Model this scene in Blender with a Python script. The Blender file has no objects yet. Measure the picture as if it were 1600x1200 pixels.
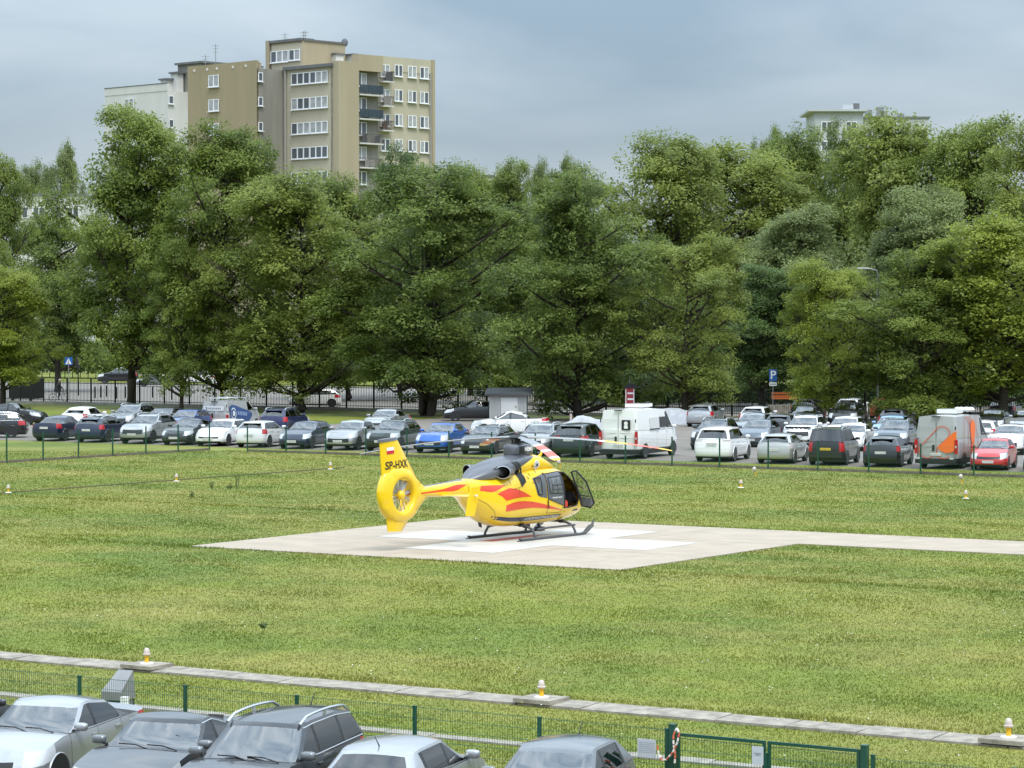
import bpy, bmesh, math, random
import numpy as np
from mathutils import Vector, Matrix
from mathutils.bvhtree import BVHTree

SC = bpy.context.scene
COL = SC.collection
R = math.radians
random.seed(7)

# ------------------------------------------------------------------ camera
# world axes follow the airfield: +x runs along its near fence, +y away from it
TH = R(32.8)                 # the camera looks 32.8 degrees to the left of +y
FPX, HORIZON, HCAM = 4430.0, 498.0, 7.0
cam_d = bpy.data.cameras.new('camera')
cam = bpy.data.objects.new('camera', cam_d)
COL.objects.link(cam)
cam.location = (0, 0, HCAM)
PITCH = math.atan((600 - HORIZON) / FPX)
cam.rotation_euler = (math.pi / 2 - PITCH, 0, TH)
cam_d.sensor_width = 36.0
cam_d.lens = 36.0 * FPX / 1600.0
cam_d.clip_start = 0.5
cam_d.clip_end = 6000
SC.camera = cam

# ------------------------------------------------------------------ sky and sun
SUN_EL, SUN_AZ_CAM = 60.0, 158.0        # azimuth clockwise from the view direction
az = R(SUN_AZ_CAM)
_sx, _sd = math.sin(az), math.cos(az)   # right, forward (towards the sun)
sun_dir = Vector((_sx * math.cos(TH) - _sd * math.sin(TH), _sx * math.sin(TH) + _sd * math.cos(TH), 0)) * math.cos(R(SUN_EL))
sun_dir.z = math.sin(R(SUN_EL))
world = bpy.data.worlds.new('World')
SC.world = world
world.use_nodes = True
wn, wl = world.node_tree.nodes, world.node_tree.links
wn.clear()
w_out = wn.new('ShaderNodeOutputWorld')
w_bg = wn.new('ShaderNodeBackground')
w_bg.inputs['Strength'].default_value = 0.1
w_sky = wn.new('ShaderNodeTexSky')
w_sky.sky_type = 'NISHITA'
w_sky.sun_disc = False
w_sky.sun_elevation = R(SUN_EL)
w_sky.sun_rotation = math.atan2(sun_dir.x, sun_dir.y)
w_tc = wn.new('ShaderNodeTexCoord')
w_map = wn.new('ShaderNodeMapping')
w_map.inputs['Scale'].default_value = (1.0, 1.0, 3.2)
w_no = wn.new('ShaderNodeTexNoise')
w_no.inputs['Scale'].default_value = 4.2
w_no.inputs['Detail'].default_value = 5.0
w_no.inputs['Roughness'].default_value = 0.5
w_no.inputs['Distortion'].default_value = 0.4
w_ramp = wn.new('ShaderNodeValToRGB')
w_ramp.color_ramp.elements[0].position = 0.30
w_ramp.color_ramp.elements[0].color = (0.255, 0.345, 0.440, 1)
w_ramp.color_ramp.elements[1].position = 0.72
w_ramp.color_ramp.elements[1].color = (0.60, 0.675, 0.74, 1)
w_sep = wn.new('ShaderNodeSeparateXYZ')
w_cl = wn.new('ShaderNodeMapRange')       # overcast sky: brighter towards the zenith
w_cl.inputs['From Min'].default_value = 0.02
w_cl.inputs['From Max'].default_value = 0.7
w_cl.inputs['To Min'].default_value = 4.0
w_cl.inputs['To Max'].default_value = 22.0
w_mul = wn.new('ShaderNodeVectorMath'); w_mul.operation = 'SCALE'
w_mix = wn.new('ShaderNodeMix'); w_mix.data_type = 'RGBA'
w_mix.inputs[0].default_value = 0.9
wl.new(w_tc.outputs['Generated'], w_map.inputs['Vector'])
wl.new(w_map.outputs[0], w_no.inputs['Vector'])
wl.new(w_no.outputs['Fac'], w_ramp.inputs[0])
wl.new(w_tc.outputs['Generated'], w_sep.inputs[0])
wl.new(w_sep.outputs['Z'], w_cl.inputs['Value'])
wl.new(w_ramp.outputs[0], w_mul.inputs[0])
wl.new(w_cl.outputs[0], w_mul.inputs['Scale'])
wl.new(w_sky.outputs[0], w_mix.inputs[6])
wl.new(w_mul.outputs[0], w_mix.inputs[7])
wl.new(w_mix.outputs[2], w_bg.inputs['Color'])
wl.new(w_bg.outputs[0], w_out.inputs[0])

sun_d = bpy.data.lights.new('sun', 'SUN')
sun_d.energy = 1.3
sun_d.angle = R(22)
sun_d.color = (1.0, 0.95, 0.86)
sun = bpy.data.objects.new('sun', sun_d)
COL.objects.link(sun)
sun.rotation_euler = sun_dir.to_track_quat('Z', 'Y').to_euler()
sun.location = (0, 0, 60)

SC.view_settings.view_transform = 'Standard'
SC.view_settings.look = 'None'
SC.view_settings.gamma = 1.0
SC.view_settings.exposure = 1.0
SC.view_settings.use_curve_mapping = False
SC.render.engine = 'CYCLES'
SC.cycles.use_denoising = True
SC.cycles.max_bounces = 8
SC.cycles.diffuse_bounces = 5
SC.cycles.glossy_bounces = 3
SC.cycles.transmission_bounces = 4
SC.cycles.transparent_max_bounces = 8
SC.cycles.caustics_reflective = False
SC.cycles.caustics_refractive = False
SC.cycles.sample_clamp_indirect = 6.0

# ------------------------------------------------------------------ places
CT, ST = math.cos(TH), math.sin(TH)
def cw(X, D):
    """right / forward of the camera -> world x, y"""
    return (X * CT - D * ST, X * ST + D * CT)
def on_line(px, v):
    """the point of the line y = v that is seen in image column px"""
    k = (px - 800.0) / FPX
    D = v / (CT + ST * k)
    return cw(k * D, D)
def at_depth(px, D):
    return cw((px - 800.0) / FPX * D, D)
def ground_pt(px, py, z=0.0):
    D = FPX * (HCAM - z) / (py - HORIZON)
    return cw((px - 800.0) / FPX * D, D)
def depth_of(x, y):
    return -x * ST + y * CT
def zg(v):
    """height of the ground: level field, falling gently to the near car park"""
    pts = [(-400, -0.95), (38.6, -0.95), (39.5, -1.0), (48, -0.7), (56, -0.3), (66, 0.0), (4000, 0.0)]
    for (a, za), (b, zb) in zip(pts, pts[1:]):
        if v <= b:
            t = (v - a) / (b - a)
            return za + (zb - za) * t
    return 0.0

# ------------------------------------------------------------------ materials
MATS = {}
def nodes_of(m):
    return m.node_tree.nodes, m.node_tree.links
def mat(name, col, rough=0.6, metal=0.0, spec=0.5, coat=0.0, var=0.0, vscale=3.0, bump=0.0, bscale=40.0, col2=None, emit=0.0, ior=None, streak=False):
    if name in MATS:
        return MATS[name]
    m = bpy.data.materials.new(name)
    m.use_nodes = True
    n, l = nodes_of(m)
    b = n['Principled BSDF']
    b.inputs['Base Color'].default_value = (*col, 1)
    b.inputs['Roughness'].default_value = rough
    b.inputs['Metallic'].default_value = metal
    b.inputs['Specular IOR Level'].default_value = spec
    b.inputs['Coat Weight'].default_value = coat
    b.inputs['Coat Roughness'].default_value = 0.06
    if ior: b.inputs['IOR'].default_value = ior
    if var > 0 or bump > 0:
        tc = n.new('ShaderNodeTexCoord')
    if var > 0:
        mp = n.new('ShaderNodeMapping')
        if streak: mp.inputs['Scale'].default_value = (1, 1, 0.12)
        l.new(tc.outputs['Object'], mp.inputs[0])
        no = n.new('ShaderNodeTexNoise'); no.inputs['Scale'].default_value = vscale
        no.inputs['Detail'].default_value = 6; no.inputs['Roughness'].default_value = 0.62
        l.new(mp.outputs[0], no.inputs['Vector'])
        rp = n.new('ShaderNodeValToRGB')
        c2 = col2 if col2 else tuple(c * (1 - var) for c in col)
        rp.color_ramp.elements[0].position = 0.32; rp.color_ramp.elements[0].color = (*c2, 1)
        rp.color_ramp.elements[1].position = 0.66; rp.color_ramp.elements[1].color = (*col, 1)
        l.new(no.outputs['Fac'], rp.inputs[0]); l.new(rp.outputs[0], b.inputs['Base Color'])
    if bump > 0:
        nb = n.new('ShaderNodeTexNoise'); nb.inputs['Scale'].default_value = bscale; nb.inputs['Detail'].default_value = 4
        l.new(tc.outputs['Object'], nb.inputs['Vector'])
        bp = n.new('ShaderNodeBump'); bp.inputs['Strength'].default_value = bump; bp.inputs['Distance'].default_value = 0.02
        l.new(nb.outputs['Fac'], bp.inputs['Height']); l.new(bp.outputs[0], b.inputs['Normal'])
    MATS[name] = m
    return m

def lawn_nodes(m, blade=False):
    """patchy mown lawn, the same patches for the soil sheet and the blades standing on it"""
    n, l = nodes_of(m)
    b = n['Principled BSDF']
    b.inputs['Roughness'].default_value = 0.75
    b.inputs['Specular IOR Level'].default_value = 0.2
    geo = n.new('ShaderNodeNewGeometry')
    def noise(scale, det, off, stretch=(1, 1, 1)):
        mp = n.new('ShaderNodeMapping'); mp.inputs['Location'].default_value = off; mp.inputs['Scale'].default_value = stretch
        l.new(geo.outputs['Position'], mp.inputs[0])
        t = n.new('ShaderNodeTexNoise'); t.inputs['Scale'].default_value = scale; t.inputs['Detail'].default_value = det
        t.inputs['Roughness'].default_value = 0.6
        l.new(mp.outputs[0], t.inputs['Vector'])
        return t.outputs['Fac']
    def mix(fac_socket, lo, hi, p0, p1):
        r = n.new('ShaderNodeMapRange'); r.inputs['From Min'].default_value = p0; r.inputs['From Max'].default_value = p1
        l.new(fac_socket, r.inputs['Value'])
        mx = n.new('ShaderNodeMix'); mx.data_type = 'RGBA'
        l.new(r.outputs[0], mx.inputs[0])
        for sock, v in ((6, lo), (7, hi)):
            if isinstance(v, tuple): mx.inputs[sock].default_value = (*v, 1)
            else: l.new(v, mx.inputs[sock])
        return mx.outputs[2]
    green, lush, straw = (0.166, 0.194, 0.028), (0.112, 0.156, 0.023), (0.240, 0.226, 0.056)
    c = mix(noise(0.11, 4, (3, 8, 0), (1, .7, 1)), green, lush, 0.42, 0.60)
    f2 = noise(0.19, 5, (40, 3, 0), (.6, 1.3, 1))
    c = mix(f2, c, straw, 0.42, 0.70)
    f3 = noise(1.3, 5, (11, 5, 0))
    dk = n.new('ShaderNodeMix'); dk.data_type = 'RGBA'; dk.blend_type = 'MULTIPLY'
    dk.inputs[0].default_value = 1.0
    r3 = n.new('ShaderNodeMapRange'); r3.inputs['From Min'].default_value = .3; r3.inputs['From Max'].default_value = .7
    r3.inputs['To Min'].default_value = .84; r3.inputs['To Max'].default_value = 1.14
    l.new(f3, r3.inputs['Value'])
    l.new(c, dk.inputs[6]); l.new(r3.outputs[0], dk.inputs[7])
    c = dk.outputs[2]
    if blade:
        at = n.new('ShaderNodeAttribute'); at.attribute_name = 'tint'
        m2 = n.new('ShaderNodeMix'); m2.data_type = 'RGBA'; m2.blend_type = 'MULTIPLY'; m2.inputs[0].default_value = 1.0
        r4 = n.new('ShaderNodeMapRange'); r4.inputs['To Min'].default_value = .88; r4.inputs['To Max'].default_value = 1.18
        l.new(at.outputs['Fac'], r4.inputs['Value'])
        l.new(c, m2.inputs[6]); l.new(r4.outputs[0], m2.inputs[7])
        c = m2.outputs[2]
    else:
        nb = n.new('ShaderNodeTexNoise'); nb.inputs['Scale'].default_value = 9; nb.inputs['Detail'].default_value = 5
        l.new(geo.outputs['Position'], nb.inputs['Vector'])
        bp = n.new('ShaderNodeBump'); bp.inputs['Strength'].default_value = .6; bp.inputs['Distance'].default_value = .05
        l.new(nb.outputs['Fac'], bp.inputs['Height']); l.new(bp.outputs[0], b.inputs['Normal'])
    l.new(c, b.inputs['Base Color'])
    if blade:
        tr = n.new('ShaderNodeBsdfTranslucent'); l.new(c, tr.inputs['Color'])
        ms = n.new('ShaderNodeMixShader'); ms.inputs[0].default_value = .5
        l.new(b.outputs[0], ms.inputs[1]); l.new(tr.outputs[0], ms.inputs[2])
        l.new(ms.outputs[0], n['Material Output'].inputs['Surface'])

def lawn_mat(name, blade):
    m = bpy.data.materials.new(name); m.use_nodes = True
    lawn_nodes(m, blade)
    return m

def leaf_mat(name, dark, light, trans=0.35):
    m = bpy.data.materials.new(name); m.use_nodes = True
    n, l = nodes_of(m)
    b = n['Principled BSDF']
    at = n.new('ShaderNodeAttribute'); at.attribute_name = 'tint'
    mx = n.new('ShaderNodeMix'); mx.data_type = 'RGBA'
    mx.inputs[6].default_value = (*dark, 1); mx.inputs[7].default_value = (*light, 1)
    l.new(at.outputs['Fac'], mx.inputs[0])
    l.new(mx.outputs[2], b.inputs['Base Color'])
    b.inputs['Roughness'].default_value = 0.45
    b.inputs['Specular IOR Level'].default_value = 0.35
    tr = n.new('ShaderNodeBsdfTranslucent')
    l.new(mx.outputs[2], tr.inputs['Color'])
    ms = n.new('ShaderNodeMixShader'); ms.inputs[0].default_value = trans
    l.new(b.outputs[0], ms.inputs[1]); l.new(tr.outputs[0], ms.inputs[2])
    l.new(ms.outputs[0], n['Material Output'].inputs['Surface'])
    return m

# ------------------------------------------------------------------ mesh helpers
class MB:
    """collects polygons; build() links them as one mesh object"""
    def __init__(s):
        s.v, s.f, s.m = [], [], []
    def add(s, vs, fs, mi=0):
        o = len(s.v)
        s.v += [tuple(p) for p in vs]
        s.f += [tuple(i + o for i in f) for f in fs]
        s.m += [mi] * len(fs)
        return s
    def box(s, c, d, mi=0, rz=0.0, taper=(1, 1), mtx=None):
        hx, hy, hz = d[0] / 2, d[1] / 2, d[2] / 2
        vs = []
        for z, tx, ty in ((-hz, 1, 1), (hz, taper[0], taper[1])):
            for x, y in ((-hx, -hy), (hx, -hy), (hx, hy), (-hx, hy)):
                X, Y = x * tx, y * ty
                if rz: X, Y = X * math.cos(rz) - Y * math.sin(rz), X * math.sin(rz) + Y * math.cos(rz)
                p = Vector((X, Y, z))
                if mtx is not None: p = mtx @ p
                vs.append((c[0] + p.x, c[1] + p.y, c[2] + p.z))
        return s.add(vs, [(3, 2, 1, 0), (4, 5, 6, 7), (0, 1, 5, 4), (1, 2, 6, 5), (2, 3, 7, 6), (3, 0, 4, 7)], mi)
    def tube(s, pts, rad, n=8, mi=0, cap=True, flat=(1.0, 1.0)):
        pts = [Vector(p) for p in pts]
        if not isinstance(rad, (list, tuple)): rad = [rad] * len(pts)
        vs, fs = [], []
        up = Vector((0, 0, 1))
        for i, p in enumerate(pts):
            t = (pts[min(i + 1, len(pts) - 1)] - pts[max(i - 1, 0)]).normalized()
            a = t.cross(up)
            if a.length < 1e-3: a = t.cross(Vector((0, 1, 0)))
            a.normalize(); b = a.cross(t)
            for k in range(n):
                q = 2 * math.pi * k / n
                vs.append(p + a * math.cos(q) * rad[i] * flat[0] + b * math.sin(q) * rad[i] * flat[1])
        for i in range(len(pts) - 1):
            for k in range(n):
                k2 = (k + 1) % n
                fs.append((i * n + k, i * n + k2, (i + 1) * n + k2, (i + 1) * n + k))
        if cap:
            fs.append(tuple(range(n))[::-1]); fs.append(tuple((len(pts) - 1) * n + k for k in range(n)))
        return s.add(vs, fs, mi)
    def lathe(s, prof, n=16, c=(0, 0, 0), axis='z', mi=0, cap=True):
        vs, fs = [], []
        for r, h in prof:
            for k in range(n):
                q = 2 * math.pi * k / n
                x, y = r * math.cos(q), r * math.sin(q)
                if axis == 'z': p = (x, y, h)
                elif axis == 'y': p = (x, h, y)
                else: p = (h, x, y)
                vs.append((c[0] + p[0], c[1] + p[1], c[2] + p[2]))
        for i in range(len(prof) - 1):
            for k in range(n):
                k2 = (k + 1) % n
                fs.append((i * n + k, i * n + k2, (i + 1) * n + k2, (i + 1) * n + k))
        if cap:
            fs.append(tuple(range(n))[::-1]); fs.append(tuple((len(prof) - 1) * n + k for k in range(n)))
        return s.add(vs, fs, mi)
    def prism(s, poly, h0, h1, plane='xy', mi=0, scale1=1.0):
        """polygon extruded along the third axis"""
        n = len(poly)
        cx = sum(p[0] for p in poly) / n; cy = sum(p[1] for p in poly) / n
        vs = []
        for h, sc in ((h0, 1.0), (h1, scale1)):
            for a, b in poly:
                a2, b2 = cx + (a - cx) * sc, cy + (b - cy) * sc
                vs.append((a2, b2, h) if plane == 'xy' else (a2, h, b2) if plane == 'xz' else (h, a2, b2))
        fs = [tuple(range(n))[::-1], tuple(range(n, 2 * n))]
        for i in range(n):
            j = (i + 1) % n
            fs.append((i, j, n + j, n + i))
        return s.add(vs, fs, mi)
    def grid(s, rows, mi=0, closed=False):
        nr, nc = len(rows), len(rows[0])
        vs = [p for r in rows for p in r]
        fs = []
        for i in range(nr - 1):
            for j in range(nc if closed else nc - 1):
                j2 = (j + 1) % nc
                fs.append((i * nc + j, i * nc + j2, (i + 1) * nc + j2, (i + 1) * nc + j))
        return s.add(vs, fs, mi)
    def mesh(s, name, mats, smooth=None, fix=True):
        me = bpy.data.meshes.new(name)
        me.from_pydata(s.v, [], s.f)
        if not isinstance(mats, (list, tuple)): mats = [mats]
        for m in mats: me.materials.append(m)
        if len(mats) > 1: me.polygons.foreach_set('material_index', s.m)
        if fix:
            bm = bmesh.new(); bm.from_mesh(me)
            bmesh.ops.remove_doubles(bm, verts=bm.verts, dist=1e-5)
            bmesh.ops.recalc_face_normals(bm, faces=bm.faces)
            bm.to_mesh(me); bm.free()
        if smooth is not None:
            me.polygons.foreach_set('use_smooth', [True] * len(me.polygons))
            if smooth < 179: me.set_sharp_from_angle(angle=R(smooth))
        me.update()
        return me
    def build(s, name, mats, parent=None, smooth=None, fix=True):
        return link(name, s.mesh(name, mats, smooth, fix), parent)

def link(name, data, parent=None, loc=None, rz=None):
    o = bpy.data.objects.new(name, data)
    COL.objects.link(o)
    if parent is not None: o.parent = parent
    if loc is not None: o.location = loc
    if rz is not None: o.rotation_euler = (0, 0, rz)
    return o
def tag(o, label=None, cat=None, group=None, kind=None):
    if label: o['label'] = label
    if cat: o['category'] = cat
    if group: o['group'] = group
    if kind: o['kind'] = kind
    return o
def empty(name, loc, rz=0.0, label=None, cat=None, group=None):
    o = link(name, None, None, loc, rz)
    o.empty_display_size = 0.3
    return tag(o, label, cat, group)
def copy_tree(o, parent=None):
    c = o.copy(); COL.objects.link(c)
    if parent is not None: c.parent = parent
    for ch in list(o.children): copy_tree(ch, c)
    return c
def text_geo(body, size, bold=0.0, ext=0.0, spacing=1.0, sx=1.0):
    """lettering as flat polygons in the xy plane, centred"""
    cu = bpy.data.curves.new('lettering', 'FONT')
    cu.body = body; cu.size = size; cu.offset = bold; cu.extrude = ext
    cu.align_x = 'CENTER'; cu.align_y = 'CENTER'; cu.resolution_u = 3; cu.space_character = spacing
    ob = bpy.data.objects.new('lettering', cu); COL.objects.link(ob)
    dg = bpy.context.evaluated_depsgraph_get()
    me = bpy.data.meshes.new_from_object(ob.evaluated_get(dg))
    vs = [(v.co.x * sx, v.co.y, v.co.z) for v in me.vertices]
    fs = [tuple(p.vertices) for p in me.polygons]
    bpy.data.objects.remove(ob); bpy.data.curves.remove(cu); bpy.data.meshes.remove(me)
    return vs, fs

# common materials
M_CONC = mat('concrete', (0.415, 0.348, 0.272), 0.85, var=0.20, vscale=0.9, bump=0.25, bscale=60)
M_CONC_OLD = mat('old_concrete', (0.36, 0.325, 0.27), 0.9, var=0.5, vscale=3.2, bump=0.5, bscale=30)
M_WHITE_PAINT = mat('white_marking_paint', (0.56, 0.54, 0.50), 0.7, var=0.16, vscale=1.6)
M_PAD_RED = mat('pad_red', (0.50, 0.10, 0.08), 0.7, var=0.2, vscale=2.5)
M_ASPHALT = mat('asphalt', (0.155, 0.145, 0.13), 0.85, var=0.25, vscale=0.5, bump=0.3, bscale=50)
M_PAVING = mat('street_paving', (0.27, 0.25, 0.225), 0.85, var=0.2, vscale=0.4)
M_GREEN_POST = mat('green_powder_coat', (0.012, 0.070, 0.042), 0.35)
M_GREEN_WIRE = mat('green_wire', (0.020, 0.085, 0.045), 0.4)
M_BLACK_IRON = mat('black_iron', (0.012, 0.013, 0.014), 0.45)
M_WHITE = mat('white_enamel', (0.80, 0.80, 0.78), 0.35)
M_GREY_METAL = mat('grey_metal', (0.30, 0.31, 0.32), 0.4, metal=0.6)
M_DARK = mat('dark_plastic', (0.018, 0.018, 0.020), 0.5)
M_BARK = mat('bark', (0.060, 0.048, 0.036), 0.9, var=0.45, vscale=4, bump=0.8, bscale=14)
# ================================================================== ground
def sheet(name, rows, m, kind='structure', smooth=None):
    o = MB().grid(rows).build(name, m, None, smooth, fix=False)
    o['kind'] = kind
    return o
def strip(name, u0, u1, v0, v1, m, dz, vcuts=()):
    vs = sorted({v0, v1, *[v for v in (38.6, 39.5, 48, 56, 66) if v0 < v < v1]})
    return sheet(name, [[(u0, v, zg(v) + dz), (u1, v, zg(v) + dz)] for v in vs], m)
M_LAWN = lawn_mat('lawn_soil', False)
M_BLADE = lawn_mat('lawn_blades', True)
gv = [-60, 20, 38.6, 39.5, 48, 56, 66, 90, 118, 160, 240, 500, 1200, 3500]
gu = [-3000, -600, -150, -100, -50, 0, 50, 300, 3000]
sheet('ground', [[(u, v, zg(v)) for u in gu] for v in gv], M_LAWN)

# car parks and street
strip('near_car_park', -70, 45, -10, 38.6, M_ASPHALT, 0.004)
strip('back_car_park', -130, 60, 121.4, 167.0, mat('pinkish_paving', (.205, .182, .16), .85, var=.2, vscale=.6, bump=.3, bscale=50), 0.006)
strip('street', -260, 160, 177.5, 236.0, M_PAVING, 0.006)
# grass islands inside the back car park
strip('grass_verge', -130, -112, 139.5, 166.0, M_LAWN, 0.012)

# helipad with its access path: one raised concrete slab
PU0, PU1, PV0, PV1 = -55.4, -40.1, 67.7, 83.2
PATH_V0 = 78.6
b = MB()
b.prism([(PU0, PV0), (PU1, PV0), (PU1, PATH_V0), (40, PATH_V0), (40, PV1), (PU0, PV1)], -0.10, 0.030)
b.build('helipad', M_CONC)['kind'] = 'structure'
# joints sawn into the slab
M_JOINT = mat('slab_joint', (0.27, 0.25, 0.22), 0.9)
pcu, pcv = (PU0 + PU1) / 2, (PV0 + PV1) / 2
helipad = bpy.data.objects['helipad']
for k in range(1, 3):
    u = PU0 + (PU1 - PU0) * k / 3
    MB().box((u, pcv, 0.0315), (0.02, PV1 - PV0 - .05, 0.003)).build('joint', M_JOINT, helipad)
    v = PV0 + (PV1 - PV0) * k / 3
    MB().box((pcu, v, 0.0318), (PU1 - PU0 - .05, 0.02, 0.003)).build('joint', M_JOINT, helipad)
for k in range(8):
    MB().box((PU1 + 2 + 5 * k, (PATH_V0 + PV1) / 2, 0.0315), (0.02, PV1 - PATH_V0 - .05, 0.003)).build('joint', M_JOINT, helipad)
a, w = 4.95, 1.65
cross = [(-w, -a), (w, -a), (w, -w), (a, -w), (a, w), (w, w), (w, a), (-w, a), (-w, w), (-a, w), (-a, -w), (-w, -w)]
MB().prism([(pcu + x, pcv + y) for x, y in cross], 0.0345, 0.0385).build('white_cross', M_WHITE_PAINT, helipad)
MB().box((pcu - .9, pcv, 0.0415), (0.45, 2.9, 0.003)).build('red_bar', M_PAD_RED, helipad)  # thin red bar on the pad between the skids

# narrow concrete strip with the light row, and the kerb by the near fence
def slab_row(name, u0, u1, v0, v1, step, m, h):
    root = MB()
    k = 0; u = u0; pieces = []
    while u < u1:
        e = u + step - 0.03
        z = [zg(v) + h + random.uniform(-.012, .012) for v in (v0, v1)]
        q = MB()
        q.add([(u, v0, z[0] - .12), (e, v0, z[0] - .12), (e, v1, z[1] - .12), (u, v1, z[1] - .12),
               (u, v0, z[0]), (e, v0, z[0]), (e, v1, z[1]), (u, v1, z[1])],
              [(3, 2, 1, 0), (4, 5, 6, 7), (0, 1, 5, 4), (1, 2, 6, 5), (2, 3, 7, 6), (3, 0, 4, 7)])
        pieces.append(q); u += step
    base = strip(name, u0, u1, v0 + .02, v1 - .02, mat('soil', (.10, .085, .06), .95), h - 0.06)
    for q in pieces: q.build('slab', m, base)
    return base
slab_row('concrete_path', -62, -8, 47.50, 48.28, 1.5, M_CONC_OLD, 0.05)
slab_row('concrete_edging', -56, -14, 43.65, 43.95, 1.0, mat('pale_concrete', (.34, .32, .27), .9, var=.4, vscale=5), 0.045)

# cable trench line across the back of the lawn
MB().box((-78.7, 95.5, 0.02), (0.10, 24, 0.03)).build('cable_trench', mat('trench_soil', (.10, .085, .05), .95))['kind'] = 'structure'

# ------------------------------------------------------------------ grass blades (nobody can count them)
def grass():
    rng = np.random.default_rng(3)
    N = 900000
    # sample in depth so that density falls off with distance from the camera
    D = 44.0 * (150.0 / 44.0) ** rng.random(N)
    k = rng.uniform(-0.31, 0.31, N)
    X = k * D
    u = X * CT - D * ST
    v = X * ST + D * CT
    keep = (v > 39.2) & (v < 120.2)
    ew = .05 * np.sin(u * 5.3) + .05 * np.sin(v * 6.1 + u)
    inpad = (u > PU0 + ew) & (u < PU1 - ew) & (v > PV0 + ew) & (v < PV1 - ew)
    inpath = (u > PU1 - .3) & (v > PATH_V0 + ew) & (v < PV1 - ew)
    keep &= ~(inpad | inpath)
    wob = .06 * np.sin(u * 3.1) + .05 * np.sin(u * 7.7 + 1)
    keep &= ~((v > 47.60 + wob) & (v < 48.26 + wob)) & ~((v > 43.72 + wob) & (v < 43.95) & (np.sin(u * 2.3) > -.75))
    u, v, D = u[keep], v[keep], D[keep]
    n = len(u)
    zv = np.interp(v, [38.6, 39.5, 48, 56, 66], [-0.95, -1.0, -0.7, -0.3, 0.0])
    tall = 0.75 + 0.55 * np.clip(np.sin(u * .9 + 2 * np.sin(v * .5)) * np.sin(v * 1.1 + u * .3), 0, 1)
    nearedge = (np.abs(v - PV0) < .35) | (np.abs(v - PV1) < .35) | (np.abs(v - 48.6) < .25) | (np.abs(v - 118) < .5)
    h = rng.uniform(.022, .046, n) * tall * np.where(nearedge, 2.2, 1.0)
    wd = rng.uniform(.010, .017, n) * (D / 60.0)
    ang = rng.uniform(0, 2 * np.pi, n)
    lean = rng.normal(0, .5, (n, 2)) * h[:, None]
    P = np.empty((n, 3, 3))
    P[:, 0] = np.stack([u - np.cos(ang) * wd, v - np.sin(ang) * wd, zv - .005], 1)
    P[:, 1] = np.stack([u + np.cos(ang) * wd, v + np.sin(ang) * wd, zv - .005], 1)
    P[:, 2] = np.stack([u + lean[:, 0], v + lean[:, 1], zv + h], 1)
    me = bpy.data.meshes.new('lawn_grass')
    me.vertices.add(n * 3); me.loops.add(n * 3); me.polygons.add(n)
    me.vertices.foreach_set('co', P.ravel())
    me.loops.foreach_set('vertex_index', np.arange(n * 3))
    me.polygons.foreach_set('loop_start', np.arange(n) * 3)
    at = me.attributes.new('tint', 'FLOAT', 'FACE')
    at.data.foreach_set('value', rng.random(n).astype(np.float32))
    me.materials.append(M_BLADE)
    me.update(calc_edges=True)
    o = link('lawn_grass', me)
    tag(o, 'short mown grass with straw coloured patches round the helipad', 'grass', kind='stuff')
grass()

# dandelions and daisies scattered in the lawn
def flowers():
    rng = random.Random(5)
    b = MB()
    for i in range(1500):
        D = 46 * (140 / 46) ** rng.random(); k = rng.uniform(-.19, .19)
        u, v = cw(k * D, D)
        if not (39.6 < v < 119) or (PU0 < u < PU1 and PV0 < v < PV1) or (u > PU1 and PATH_V0 < v < PV1): continue
        if math.sin(u * .35 + 1) * math.sin(v * .3) < .1 and rng.random() < .6: continue
        r = rng.uniform(.018, .032); z = zg(v) + rng.uniform(.07, .13)
        b.add([(u - r, v, z), (u, v - r, z + .012), (u + r, v, z), (u, v + r, z + .012)], [(0, 1, 2, 3)], 0 if rng.random() < .55 else 1)
    o = b.build('lawn_flowers', [mat('yellow_petal', (.62, .50, .06), .7), mat('white_petal', (.75, .75, .68), .7)], fix=False)
    tag(o, 'tiny yellow and white flower heads dotted through the lawn', 'flowers', kind='stuff')
flowers()

# tall weeds left standing in the back lawn
def weed(px, py, h, label):
    x, y = ground_pt(px, py)
    b = MB(); rng = random.Random(px)
    for i in range(5):
        dx, dy = rng.uniform(-.12, .12), rng.uniform(-.10, .10)
        hh = h * rng.uniform(.5, 1)
        b.tube([(dx * .4, dy * .4, 0), (dx * .8, dy * .8, hh * .6), (dx, dy, hh)], [.007, .005, .003], 4)
        for k in range(9):
            z = hh * rng.uniform(.2, 1); a = rng.uniform(0, 6.28); r = rng.uniform(.03, .07)
            cx, cy = dx * z / hh, dy * z / hh
            b.add([(cx, cy, z), (cx + r * math.cos(a) - .02 * math.sin(a), cy + r * math.sin(a) + .02 * math.cos(a), z + .05),
                   (cx + 1.4 * r * math.cos(a), cy + 1.4 * r * math.sin(a), z + .02)], [(0, 1, 2)])
    o = b.build('weed', mat('weed_green', (.055, .09, .022), .7), fix=False)
    o.location = (x, y, 0)
    tag(o, label, 'weed', 'tall weeds in the back lawn')
weed(330, 765, .32, 'low bushy weed left of the two tallest weeds in the back lawn')
weed(357, 765, .30, 'middle of three weeds standing in a row in the back lawn')
weed(370, 764, .62, 'tallest thin weed standing alone upright in the back lawn')
weed(299, 778, .25, 'dark weed clump nearest the camera in the back left lawn')
weed(412, 985, .16, 'small dark weed tuft in the lawn left of the pad front')

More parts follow.
